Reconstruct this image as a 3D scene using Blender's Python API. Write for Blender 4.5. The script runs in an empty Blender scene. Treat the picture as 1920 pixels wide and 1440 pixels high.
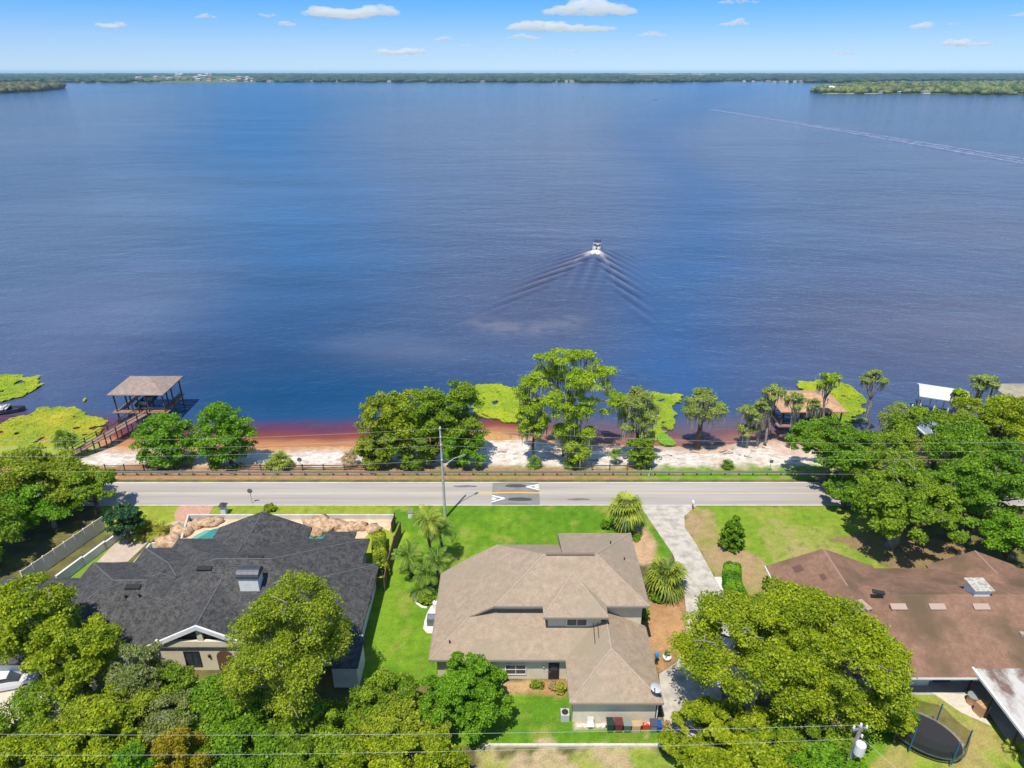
import bpy, math, random
import numpy as np
from mathutils import Vector, noise as mn
R = math.radians
S = bpy.context.scene
C = S.collection
# ------------------------------------------------------------------ camera, sky, sun, exposure
CAMH, FPX, PIT = 52.0, 1280.0, math.atan(586/1280)
cam = bpy.data.cameras.new('camera'); co = bpy.data.objects.new('camera', cam); C.objects.link(co)
co.location = (0, 0, CAMH); co.rotation_euler = (math.pi/2 - PIT, 0, 0)
cam.lens = 24; cam.sensor_width = 36; cam.clip_start = 0.5; cam.clip_end = 90000
S.camera = co
SUN_EL, SUN_AZ = R(67), math.atan2(-.42, -.9)      # the sun stands behind the camera, a little to the left
W = bpy.data.worlds.new('World'); S.world = W; W.use_nodes = True
nt = W.node_tree; nt.nodes.clear()
sky = nt.nodes.new('ShaderNodeTexSky'); sky.sky_type = 'NISHITA'; sky.sun_disc = False
sky.sun_elevation = SUN_EL; sky.sun_rotation = SUN_AZ
sky.air_density = 1.0; sky.dust_density = 0.0; sky.ozone_density = 1.0; sky.altitude = 0
tcw = nt.nodes.new('ShaderNodeTexCoord'); sxyz = nt.nodes.new('ShaderNodeSeparateXYZ'); nt.links.new(tcw.outputs['Generated'], sxyz.inputs[0])
cr_ = nt.nodes.new('ShaderNodeValToRGB'); nt.links.new(sxyz.outputs['Z'], cr_.inputs[0])      # clean deep blue air, by height above the horizon
for k_, (p_, c_) in enumerate([(.004, (.33, .50, .93)), (.035, (.31, .46, .84)), (.07, (.20, .42, .80)), (.105, (.11, .38, .82)), (.174, (.24, .48, .80)), (.34, (.45, .70, .92)), (.57, (.85, .92, 1))]):
    e_ = cr_.color_ramp.elements[k_] if k_ < 2 else cr_.color_ramp.elements.new(p_)
    e_.position = p_; e_.color = (*c_, 1)
tint = nt.nodes.new('ShaderNodeMixRGB'); tint.blend_type = 'MULTIPLY'; tint.inputs[0].default_value = 1; nt.links.new(cr_.outputs[0], tint.inputs[2])
bg = nt.nodes.new('ShaderNodeBackground'); bg.inputs[1].default_value = 0.15
wo = nt.nodes.new('ShaderNodeOutputWorld')
nt.links.new(sky.outputs[0], tint.inputs[1]); nt.links.new(tint.outputs[0], bg.inputs[0]); nt.links.new(bg.outputs[0], wo.inputs[0])
sl = bpy.data.lights.new('sun', 'SUN'); sl.energy = 4.6; sl.angle = R(0.5); sl.color = (1, .95, .86)
so = bpy.data.objects.new('sun', sl); C.objects.link(so)
ldir = Vector((.42, .9, 0)).normalized()*math.cos(SUN_EL) + Vector((0, 0, -math.sin(SUN_EL)))
so.rotation_euler = ldir.to_track_quat('-Z', 'Y').to_euler()
S.view_settings.view_transform = 'Standard'; S.view_settings.look = 'None'
S.view_settings.exposure = 0.25; S.view_settings.gamma = 1
S.cycles.max_bounces = 14; S.cycles.diffuse_bounces = 5; S.cycles.glossy_bounces = 3
S.cycles.transparent_max_bounces = 20; S.cycles.volume_bounces = 12
LAKE = -1.5

def P(u, v, z=0.0):
    """a point of the photograph (1920 x 1440) on the level z, in metres"""
    a = math.atan((v-720)/FPX) + PIT
    y = (CAMH-z)/math.tan(a); zc = y*math.cos(PIT) + (CAMH-z)*math.sin(PIT)
    return ((u-960)/FPX*zc, y, z)
def PY(u, v, y):
    """the point of the photograph seen at distance y"""
    a = math.atan((v-720)/FPX) + PIT
    z = CAMH - y*math.tan(a); zc = y*math.cos(PIT) + (CAMH-z)*math.sin(PIT)
    return ((u-960)/FPX*zc, y, z)
# ------------------------------------------------------------------ helpers
def tag(o, label=None, cat=None, group=None, kind=None):
    if label: o['label'] = label
    if cat: o['category'] = cat
    if group: o['group'] = group
    if kind: o['kind'] = kind
    return o
def thing(name, label, cat, loc=(0, 0, 0), group=None):
    o = bpy.data.objects.new(name, None); C.objects.link(o); o.location = loc; o.empty_display_size = .2
    return tag(o, label, cat, group)
def wl(o):
    l = Vector((0, 0, 0))
    while o: l += o.location; o = o.parent
    return l
def mesh_obj(name, V, F, mat, parent=None, smooth=False, loc=None):
    """vertices in world coordinates; the object sits at its parent's (or its own) base"""
    V = np.asarray(V, dtype=np.float64).reshape(-1, 3)
    off = wl(parent) if parent else (Vector(loc) if loc else Vector((0, 0, 0)))
    V = V - np.array(off)
    me = bpy.data.meshes.new(name)
    if isinstance(F, np.ndarray):
        n, k = F.shape
        me.vertices.add(len(V)); me.vertices.foreach_set('co', V.astype(np.float32).ravel())
        me.loops.add(n*k); me.loops.foreach_set('vertex_index', F.astype(np.int32).ravel())
        me.polygons.add(n); me.polygons.foreach_set('loop_start', np.arange(0, n*k, k, dtype=np.int32))
        try: me.polygons.foreach_set('loop_total', np.full(n, k, dtype=np.int32))
        except Exception: pass
        me.update(calc_edges=True)
    else:
        me.from_pydata([tuple(v) for v in V], [], F); me.update()
    if smooth: me.polygons.foreach_set('use_smooth', np.ones(len(me.polygons), dtype=bool))
    if mat:
        for m in (mat if isinstance(mat, list) else [mat]): me.materials.append(m)
    o = bpy.data.objects.new(name, me); C.objects.link(o)
    if parent: o.parent = parent
    elif loc: o.location = loc
    return o
class MB:
    def __init__(s): s.V = []; s.F = []
    def add(s, V, F):
        n = len(s.V); s.V += [tuple(v) for v in V]; s.F += [tuple(i+n for i in f) for f in F]; return s
    def box(s, c, d, rz=0, ry=0, rx=0):
        M = (Vector((0, 0, 0)))
        from mathutils import Euler
        E_ = Euler((rx, ry, rz)).to_matrix()
        V = [Vector(c) + E_ @ Vector((a*d[0]/2, b*d[1]/2, e*d[2]/2)) for a in (-1, 1) for b in (-1, 1) for e in (-1, 1)]
        return s.add(V, [(0, 1, 3, 2), (4, 6, 7, 5), (0, 4, 5, 1), (2, 3, 7, 6), (0, 2, 6, 4), (1, 5, 7, 3)])
    def prism(s, poly, z0, z1):
        n = len(poly)
        ar = sum(poly[i][0]*poly[(i+1) % n][1]-poly[(i+1) % n][0]*poly[i][1] for i in range(n))
        if ar < 0: poly = poly[::-1]
        V = [(p[0], p[1], z0) for p in poly] + [(p[0], p[1], z1) for p in poly]
        return s.add(V, [tuple(range(n))[::-1], tuple(range(n, 2*n))] + [(i, (i+1) % n, (i+1) % n+n, i+n) for i in range(n)])
    def slab(s, pts, t=.18):
        n = len(pts)
        V = list(pts) + [(p[0], p[1], p[2]-t) for p in pts]
        return s.add(V, [tuple(range(n)), tuple(range(n, 2*n))[::-1]] + [(i, i+n, (i+1) % n+n, (i+1) % n) for i in range(n)])
    def tube(s, pts, rs, n=6, cap=True):
        pts = [Vector(p) for p in pts]; rings = []; V = []
        if not hasattr(rs, '__len__'): rs = [rs]*len(pts)
        for i, p in enumerate(pts):
            d = (pts[min(i+1, len(pts)-1)] - pts[max(i-1, 0)]).normalized()
            a = d.cross(Vector((0, 0, 1)) if abs(d.z) < .9 else Vector((1, 0, 0))).normalized(); b = d.cross(a)
            for k in range(n):
                t = 2*math.pi*k/n; V.append(p + (a*math.cos(t)+b*math.sin(t))*rs[i])
        F = []
        for i in range(len(pts)-1):
            for k in range(n): F.append((i*n+k, i*n+(k+1) % n, (i+1)*n+(k+1) % n, (i+1)*n+k))
        if cap: F += [tuple(range(n))[::-1], tuple(range((len(pts)-1)*n, len(pts)*n))]
        return s.add(V, F)
    def lathe(s, c, prof, n=16):
        V = []; F = []
        for (r, z) in prof:
            for k in range(n):
                t = 2*math.pi*k/n; V.append((c[0]+r*math.cos(t), c[1]+r*math.sin(t), c[2]+z))
        for i in range(len(prof)-1):
            for k in range(n): F.append((i*n+k, i*n+(k+1) % n, (i+1)*n+(k+1) % n, (i+1)*n+k))
        F += [tuple(range(n))[::-1], tuple(range((len(prof)-1)*n, len(prof)*n))]
        return s.add(V, F)
    def build(s, name, mat, parent=None, smooth=False, loc=None):
        return mesh_obj(name, s.V, s.F, mat, parent, smooth, loc)
# ------------------------------------------------------------------ materials
MATS = {}
def mat(name, col, rough=.8, col2=None, scale=2.0, bump=0, spec=.3, metal=0, detail=4, stretch=None, thr=None, bscale=None):
    if name in MATS: return MATS[name]
    m = bpy.data.materials.new(name); m.use_nodes = True; N = m.node_tree.nodes; L = m.node_tree.links
    b = N['Principled BSDF']; b.inputs['Roughness'].default_value = rough; b.inputs['Metallic'].default_value = metal
    b.inputs['Specular IOR Level'].default_value = spec
    b.inputs['Base Color'].default_value = (*col, 1)
    tc = N.new('ShaderNodeNewGeometry')
    if col2 or bump:
        mp = N.new('ShaderNodeMapping'); L.new(tc.outputs['Position'], mp.inputs[0])
        if stretch: mp.inputs['Scale'].default_value = stretch
        no = N.new('ShaderNodeTexNoise'); no.inputs['Scale'].default_value = scale; no.inputs['Detail'].default_value = detail
        no.inputs['Roughness'].default_value = .65
        L.new(mp.outputs[0], no.inputs['Vector'])
        if col2:
            r = N.new('ShaderNodeValToRGB'); t = thr or (.35, .65)
            r.color_ramp.elements[0].position = t[0]; r.color_ramp.elements[1].position = t[1]
            r.color_ramp.elements[0].color = (*col, 1); r.color_ramp.elements[1].color = (*col2, 1)
            L.new(no.outputs['Fac'], r.inputs[0]); L.new(r.outputs[0], b.inputs['Base Color'])
        if bump:
            src = no.outputs['Fac']
            if bscale:
                n2 = N.new('ShaderNodeTexNoise'); n2.inputs['Scale'].default_value = bscale; n2.inputs['Detail'].default_value = 3
                L.new(mp.outputs[0], n2.inputs['Vector']); src = n2.outputs['Fac']
            bu = N.new('ShaderNodeBump'); bu.inputs['Strength'].default_value = bump; bu.inputs['Distance'].default_value = .05
            L.new(src, bu.inputs['Height']); L.new(bu.outputs[0], b.inputs['Normal'])
    MATS[name] = m; return m
def shingle_mat(name, col, col2, stain=None, stain_thr=(.5, .7), cell=.4, amp=1.0):
    m = mat(name, col, .9, None, spec=.15); N = m.node_tree.nodes; L = m.node_tree.links; b = N['Principled BSDF']
    g = N.new('ShaderNodeNewGeometry'); sn = N.new('ShaderNodeVectorMath'); sn.operation = 'SNAP'
    sn.inputs[1].default_value = (cell, cell, .085)
    L.new(g.outputs['Position'], sn.inputs[0]); wn = N.new('ShaderNodeTexWhiteNoise'); L.new(sn.outputs[0], wn.inputs['Vector'])
    n1 = N.new('ShaderNodeTexNoise'); n1.inputs['Scale'].default_value = 1.6; n1.inputs['Detail'].default_value = 5; L.new(g.outputs['Position'], n1.inputs['Vector'])
    n2 = N.new('ShaderNodeTexNoise'); n2.inputs['Scale'].default_value = .22; n2.inputs['Detail'].default_value = 5; L.new(g.outputs['Position'], n2.inputs['Vector'])
    ad = N.new('ShaderNodeMath'); ad.operation = 'MULTIPLY_ADD'; ad.inputs[1].default_value = .45*amp; L.new(wn.outputs['Value'], ad.inputs[0]); L.new(n1.outputs['Fac'], ad.inputs[2])
    r = N.new('ShaderNodeValToRGB'); r.color_ramp.elements[0].position = .45; r.color_ramp.elements[1].position = 1.0
    r.color_ramp.elements[0].color = (*col, 1); r.color_ramp.elements[1].color = (*col2, 1); L.new(ad.outputs[0], r.inputs[0])
    out = r.outputs[0]
    if stain:
        r2 = N.new('ShaderNodeValToRGB'); r2.color_ramp.elements[0].position = stain_thr[0]; r2.color_ramp.elements[1].position = stain_thr[1]
        L.new(n2.outputs['Fac'], r2.inputs[0]); mx = N.new('ShaderNodeMixRGB'); L.new(r2.outputs[0], mx.inputs[0]); L.new(out, mx.inputs[1])
        mx.inputs[2].default_value = (*stain, 1); out = mx.outputs[0]
    # course lines: one every 0.085 m of height
    sp = N.new('ShaderNodeSeparateXYZ'); L.new(g.outputs['Position'], sp.inputs[0])
    f = N.new('ShaderNodeMath'); f.operation = 'MULTIPLY'; f.inputs[1].default_value = 1/.17; L.new(sp.outputs['Z'], f.inputs[0])
    fr = N.new('ShaderNodeMath'); fr.operation = 'FRACT'; L.new(f.outputs[0], fr.inputs[0])
    bu = N.new('ShaderNodeBump'); bu.inputs['Strength'].default_value = .25; bu.inputs['Distance'].default_value = .03; L.new(fr.outputs[0], bu.inputs['Height'])
    L.new(bu.outputs[0], b.inputs['Normal']); L.new(out, b.inputs['Base Color']); return m
def leaf_mat(name, a, b_, trans=.40):
    if name in MATS: return MATS[name]
    m = bpy.data.materials.new(name); m.use_nodes = True; N = m.node_tree.nodes; L = m.node_tree.links
    b = N['Principled BSDF']; b.inputs['Roughness'].default_value = .55; b.inputs['Specular IOR Level'].default_value = .25
    at = N.new('ShaderNodeAttribute'); at.attribute_name = 'rnd'
    r = N.new('ShaderNodeValToRGB'); r.color_ramp.elements[0].color = (*a, 1); r.color_ramp.elements[1].color = (*b_, 1)
    r.color_ramp.elements[0].position = .1; r.color_ramp.elements[1].position = .9
    L.new(at.outputs['Fac'], r.inputs[0]); L.new(r.outputs[0], b.inputs['Base Color'])
    t = N.new('ShaderNodeBsdfTranslucent'); L.new(r.outputs[0], t.inputs['Color'])
    mx = N.new('ShaderNodeMixShader'); mx.inputs[0].default_value = trans
    L.new(b.outputs[0], mx.inputs[1]); L.new(t.outputs[0], mx.inputs[2]); L.new(mx.outputs[0], N['Material Output'].inputs[0])
    MATS[name] = m; return m
def vcol_mat(name, rough=.95, fine=8, fine2=.9, bump=.3, lo=.72, hi=1.25):
    """base colour from the mesh's own colours (what the ground is made of), broken up by fine noise"""
    m = bpy.data.materials.new(name); m.use_nodes = True; N = m.node_tree.nodes; L = m.node_tree.links
    b = N['Principled BSDF']; b.inputs['Roughness'].default_value = rough; b.inputs['Specular IOR Level'].default_value = .1
    at = N.new('ShaderNodeVertexColor'); at.layer_name = 'albedo'; g = N.new('ShaderNodeNewGeometry')
    n1 = N.new('ShaderNodeTexNoise'); n1.inputs['Scale'].default_value = fine; n1.inputs['Detail'].default_value = 3; L.new(g.outputs['Position'], n1.inputs['Vector'])
    n2 = N.new('ShaderNodeTexNoise'); n2.inputs['Scale'].default_value = fine2; n2.inputs['Detail'].default_value = 6; n2.inputs['Roughness'].default_value = .7; L.new(g.outputs['Position'], n2.inputs['Vector'])
    mu = N.new('ShaderNodeMath'); mu.operation = 'ADD'; L.new(n1.outputs['Fac'], mu.inputs[0]); L.new(n2.outputs['Fac'], mu.inputs[1])
    mr = N.new('ShaderNodeMapRange'); mr.inputs['From Min'].default_value = .65; mr.inputs['From Max'].default_value = 1.35
    mr.inputs['To Min'].default_value = lo; mr.inputs['To Max'].default_value = hi; L.new(mu.outputs[0], mr.inputs['Value'])
    mx = N.new('ShaderNodeVectorMath'); mx.operation = 'SCALE'; L.new(at.outputs[0], mx.inputs[0]); L.new(mr.outputs[0], mx.inputs['Scale'])
    L.new(mx.outputs[0], b.inputs['Base Color'])
    bu = N.new('ShaderNodeBump'); bu.inputs['Strength'].default_value = bump; bu.inputs['Distance'].default_value = .06
    L.new(n1.outputs['Fac'], bu.inputs['Height']); L.new(bu.outputs[0], b.inputs['Normal']); return m
M_white = mat('white_paint', (.78, .77, .73), .5, (.68, .67, .63), 1.2)
M_stucco = mat('cream_stucco', (.70, .62, .46), .9, (.62, .55, .41), 1.5, bump=.2)
M_stucco_w = mat('white_stucco', (.74, .72, .66), .9, (.60, .58, .53), 1.1, bump=.15)
M_pane = mat('window_glass', (.03, .04, .05), .08, (.07, .08, .09), .8, spec=.7)
M_dark = mat('dark_trim', (.035, .03, .028), .6)
M_wood = mat('weathered_wood', (.20, .12, .08), .85, (.11, .07, .05), 2.5)
M_deck = mat('deck_boards', (.30, .19, .135), .85, (.20, .125, .09), 3)
M_post = mat('dock_piling', (.13, .09, .07), .9, (.07, .05, .04), 2)
M_bark = mat('bark', (.16, .12, .09), .95, (.08, .06, .045), 3, bump=.4)
M_barkl = mat('pale_bark', (.34, .30, .25), .95, (.18, .15, .12), 3, bump=.4)
M_metal = mat('galvanised_steel', (.45, .46, .47), .4, (.33, .34, .35), 3, metal=.6)
M_conc = mat('pale_concrete', (.50, .45, .38), .9, (.30, .27, .22), .9, bump=.15, thr=(.42, .68))
M_polec = mat('concrete_pole', (.50, .48, .44), .9, (.40, .38, .35), 2)
M_wire = mat('bare_wire', (.42, .43, .42), .6)
M_rock = mat('tan_rock', (.58, .40, .25), .9, (.34, .21, .12), 2.4, bump=.9, detail=8, thr=(.42, .6))
M_black = mat('black_rubber', (.02, .02, .022), .7)
M_moss = leaf_mat('hanging_moss', (.28, .27, .20), (.44, .42, .33), .2)
# ------------------------------------------------------------------ geometry of the shore
SX = [-140, -100, -80, -66, -56, -33, -15, -8, -3, 4, 10, 20, 28, 42, 50, 60, 80, 140]
SY = [96, 97, 96.5, 95.5, 93.5, 94, 94.5, 96.5, 98.8, 97.3, 95.5, 94.5, 94, 96.5, 93, 92, 91, 90]
def fbm(x, y, s=1.0, o=3, seed=0.0):
    v = 0; a = .5
    for i in range(o): v += a*mn.noise(Vector((x*s*2**i+seed, y*s*2**i-seed, seed*.7))); a *= .5
    return v
def shore(x, y=0): return float(np.interp(x, SX, SY)) + 1.2*fbm(x, y*.3, .18, 3, 5)
def sm(a, b, t): t = min(1, max(0, (t-a)/(b-a))); return t*t*(3-2*t)
def gz(x, y):
    """ground level"""
    if y < 83.5: return 0.0
    s = shore(x, y); t = (y-84)/(s-84)
    z = LAKE*sm(-.1, 1.35, t)*1.28 if t < 1 else LAKE*1.28*sm(-.1, 1.35, 1) - (y-s)*.14
    return max(-6, z*1.0 + .12*fbm(x, y, .5, 3, 2)*sm(84, 88, y))
def inpoly(x, y, poly):
    c = False; j = len(poly)-1
    for i in range(len(poly)):
        xi, yi = poly[i]; xj, yj = poly[j]
        if (yi > y) != (yj > y) and x < (xj-xi)*(y-yi)/(yj-yi)+xi: c = not c
        j = i
    return c
def wp(pts, z=0): return [P(u, v, z)[:2] for u, v in pts]
G1, G2 = (.09, .20, .012), (.155, .265, .018)          # lawn
OL = (.26, .30, .035); DIRT = (.36, .20, .09); DIRT2 = (.46, .30, .17); LITTER = (.10, .09, .04); SAND = (.58, .44, .34); SANDW = (.66, .59, .51); ORNG = (.46, .22, .07)
ZONES = [  # px polygon, colour a, colour b, edge wobble
    ([(180, 946), (760, 946), (745, 990), (300, 990), (200, 1000)], OL, (.22, .27, .03), .3),
    ([(735, 946), (1240, 946), (1262, 1040), (1200, 1100), (1000, 1100), (830, 1280), (660, 1300), (700, 1120), (728, 1040)], G1, G2, .25),
    ([(690, 1260), (712, 1100), (745, 1000), (775, 1000), (740, 1130), (715, 1290)], (.24, .34, .025), G2, .6),
    ([(1275, 948), (1640, 948), (1760, 1075), (1600, 1110), (1430, 1180), (1370, 1120), (1300, 1010)], (.17, .26, .022), (.27, .29, .05), .4),
    ([(1270, 950), (1330, 955), (1345, 1000), (1460, 1075), (1430, 1130), (1370, 1120), (1335, 1080), (1300, 1020)], (.34, .24, .12), (.24, .24, .05), 1.3),
    ([(1420, 985), (1500, 975), (1560, 1000), (1590, 1050), (1500, 1060), (1430, 1040)], (.24, .27, .05), (.32, .27, .10), 3.0),
    ([(1640, 985), (1830, 1030), (1850, 1080), (1700, 1080), (1560, 1010)], (.24, .16, .08), (.16, .16, .04), 1.5),
    ([(1195, 1118), (1284, 1118), (1290, 1210), (1262, 1248), (1238, 1264), (1205, 1200)], (.42, .24, .11), (.30, .17, .08), .2),
    ([(1180, 985), (1212, 990), (1232, 1020), (1226, 1062), (1190, 1060)], DIRT2, DIRT, .3),
    ([(1183, 1060), (1250, 1060), (1280, 1120), (1210, 1130)], LITTER, (.16, .11, .06), .3),
    ([(840, 1290), (1070, 1290), (1075, 1352), (1240, 1365), (1285, 1397), (840, 1400)], G1, G2, .1),
    ([(900, 1276), (1064, 1276), (1062, 1310), (1000, 1301), (905, 1298)], DIRT, (.44, .28, .14), .15),
    ([(1076, 1352), (1238, 1352), (1245, 1366), (1076, 1366)], (.50, .40, .30), DIRT2, .3),
    ([(890, 1401), (1300, 1401), (1300, 1500), (890, 1500)], (.40, .30, .17), (.27, .30, .05), 2.2),
    ([(1180, 1412), (1330, 1400), (1330, 1500), (1180, 1500)], (.17, .26, .03), (.22, .28, .04), 1.0),
    ([(1560, 1290), (1760, 1290), (1850, 1350), (2000, 1420), (2000, 1560), (1500, 1560)], (.22, .31, .03), (.33, .27, .09), 1.2),
    ([(1640, 1290), (1700, 1300), (1680, 1400), (1600, 1460)], G1, G2, .6),
]
ZW = [(wp(z[0]), z[1], z[2], z[3]) for z in ZONES]
ZB = [(min(p[0] for p in z[0])-3, max(p[0] for p in z[0])+3, min(p[1] for p in z[0])-3, max(p[1] for p in z[0])+3) for z in ZW]
def mixc(a, b, t): return tuple(a[i]*(1-t)+b[i]*t for i in range(3))
def ground_col(x, y):
    n = fbm(x, y, .13, 4, 11); n2 = fbm(x, y, .6, 3, 31)
    if y < 81.2:
        c = mixc(LITTER, (.15, .14, .04), sm(-.2, .25, n2))
        for (poly, a, b, wob), bb in zip(ZW, ZB):
            if not (bb[0] < x < bb[1] and bb[2] < y < bb[3]): continue
            qx = x+wob*1.6*n2; qy = y+wob*1.6*fbm(x, y, .5, 2, 77)
            k = sum(inpoly(qx+dx, qy+dy, poly) for dx, dy in ((-.15, -.1), (.15, .1), (.1, -.15), (-.1, .15)))/4
            if k:
                t_ = sm(-.2, .22, n+.5*n2)
                if a is G1: t_ = min(1, max(0, t_*.8+.13*math.sin(x*5.2+.6*n)+.3*sm(.1, .3, fbm(x, y, .9, 3, 55))))
                c = mixc(c, mixc(a, b, t_), k)
                if a is G1: c = mixc(c, (.26, .27, .05), .7*k*sm(.05, .28, fbm(x, y, .32, 4, 91)))
                if k and a is not LITTER: c = mixc(c, (.05, .11, .01), .35*k*sm(.1, .3, fbm(x, y, 1.1, 2, 17)) if a in (G1, OL) or a[1] > .24 else 0)
        return c
    s = shore(x, y); c = mixc((.34, .20, .10), (.26, .20, .07), sm(-.2, .2, n2+n))      # verge beyond the road
    g = sm(14, 20, x+5*n2); c = mixc(c, mixc((.14, .26, .02), (.30, .24, .10), sm(-.1, .35, n2)), g)
    g = max(0, 1-abs(x+38)/14); c = mixc(c, (.24, .25, .05), g*sm(0, .3, n))
    b = sm(84.2, 86.4, y+2.4*n2+1.0*n)                                                # beach
    if x < -56: b *= 1
    sand = mixc(SAND, SANDW, sm(-.05, .2, n + (.25 if y < s-4 else 0)))
    sand = mixc(sand, (.52, .38, .26), sm(.05, .3, n2)*.6)
    sand = mixc(sand, (.20, .14, .09), .75*sm(.22, .36, fbm(x, y, 1.3, 2, 61)+.25*n)); sand = mixc(sand, (.42, .30, .20), .5*sm(.1, .25, fbm(x, y, 1.1, 2, 71)))
    w = sm(s-4.5, s-.8, y+1.5*n2); sand = mixc(sand, ORNG if x < 22 else (.42, .27, .18), w*.85)
    if x < -62: sand = mixc(sand, (.30, .33, .05), sm(-62, -66, x))
    if x > 54: sand = mixc(sand, (.30, .20, .11), sm(54, 60, x))
    return mixc(c, sand, b)
def grid_mesh(name, xs, ys, zf, cf, m, smooth=True):
    nx, ny = len(xs), len(ys)
    V = np.zeros((ny, nx, 3)); V[..., 0] = np.array(xs)[None, :]; V[..., 1] = np.array(ys)[:, None]
    Cc = np.ones((ny, nx, 4), dtype=np.float32)
    for j, y in enumerate(ys):
        for i, x in enumerate(xs):
            V[j, i, 2] = zf(x, y); cc_ = cf(x, y); Cc[j, i, :len(cc_)] = cc_
    idx = np.arange(nx*ny).reshape(ny, nx)
    F = np.stack([idx[:-1, :-1], idx[:-1, 1:], idx[1:, 1:], idx[1:, :-1]], -1).reshape(-1, 4)
    o = mesh_obj(name, V, F, m, smooth=smooth)
    ca = o.data.color_attributes.new('albedo', 'FLOAT_COLOR', 'POINT'); ca.data.foreach_set('color', Cc.ravel())
    return o
def frange(a, b, s): return list(np.arange(a, b, s))
M_ground = vcol_mat('ground_cover', fine=7, fine2=1.1, bump=.6, lo=.62, hi=1.36)
gx = [-30000, -6000, -1200, -400, -200, -130] + frange(-100, -62, 1.6) + frange(-62, 62, .4) + frange(62, 100, 1.6) + [130, 200, 400, 1200, 6000, 30000]
gy = [-3000, -400, -60, 0, 15, 24] + frange(30, 112, .4) + [115, 120, 130, 150, 200, 400]
go = grid_mesh('ground', gx, gy, gz, ground_col, M_ground); tag(go, 'lawns, bare soil and the white sandy beach', kind='structure')
# ------------------------------------------------------------------ lake
BX, BY = P(1118, 470, LAKE)[:2]
hd = Vector((.20, .98)).normalized()
def wake(x, y):
    dx, dy = x-BX, y-BY; s = -(dx*hd.x+dy*hd.y); t = dx*hd.y - dy*hd.x
    if s < -2 or s > 95: return 0, 0
    a = abs(t); k = .25 if t > 0 else .27
    arm = a-(k*s+.9); A = math.exp(-s/45)*min(1, (s+2)/4)
    if s > 40: A *= max(0, (85-s)/45)
    h = .38*A*math.exp(-(arm/2.4)**2)*math.cos(2*math.pi*(a-.62*s)/(3.4+.015*s))
    if arm < 0: h += .10*A*math.cos(2*math.pi*(t*.5)/1.9)*math.exp(-(t/9)**2) + .05*math.cos(2*math.pi*s/4.2)*A
    elif arm < 14: h += .22*A*math.exp(-arm/4.5)*math.cos(2*math.pi*(a-.62*s)/(3.4+.015*s))*(1 if arm > 2 else arm/2)
    foam = 0
    if s < 11: foam = max(0, 1-s/9)*(math.exp(-((a-.35*s-.5)/.5)**2) + (1.0 if a < 1.3 and s < 3.6 else 0))
    if s < 26: foam = max(foam, .30*max(0, 1-s/22)*math.exp(-(arm/.3)**2))
    return h, min(1, foam)
DEEP = (.030, .066, .140); SKYREFL = (.004, .098, .245); PURP = (.058, .062, .102); SLATE = (.100, .088, .118); CLOUDREFL = (.20, .20, .235)
BLOBS = [  # patches of stained water and of painted sky and cloud reflection: x, y, rx, ry, colour, strength
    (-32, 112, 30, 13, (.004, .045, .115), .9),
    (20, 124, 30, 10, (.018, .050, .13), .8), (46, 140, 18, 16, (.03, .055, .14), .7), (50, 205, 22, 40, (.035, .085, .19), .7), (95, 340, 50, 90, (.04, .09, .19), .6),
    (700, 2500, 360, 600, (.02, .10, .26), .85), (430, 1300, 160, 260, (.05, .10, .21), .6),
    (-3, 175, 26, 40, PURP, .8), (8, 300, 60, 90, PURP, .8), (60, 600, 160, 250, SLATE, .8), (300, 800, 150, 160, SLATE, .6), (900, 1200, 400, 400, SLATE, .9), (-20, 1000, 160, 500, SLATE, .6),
    (-22, 131, 9, 6, CLOUDREFL, .35), (-30, 138, 6, 5, (.15, .16, .2), .5), (-95, 170, 40, 50, (.085, .10, .16), .8), (-160, 330, 80, 130, (.08, .11, .165), .8), (-420, 700, 160, 260, (.09, .11, .16), .8), (-850, 1100, 300, 400, SLATE, .6),
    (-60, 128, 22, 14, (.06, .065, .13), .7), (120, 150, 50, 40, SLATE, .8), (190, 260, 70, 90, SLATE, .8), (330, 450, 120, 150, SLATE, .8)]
RC = P(985, 590, LAKE)
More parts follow.
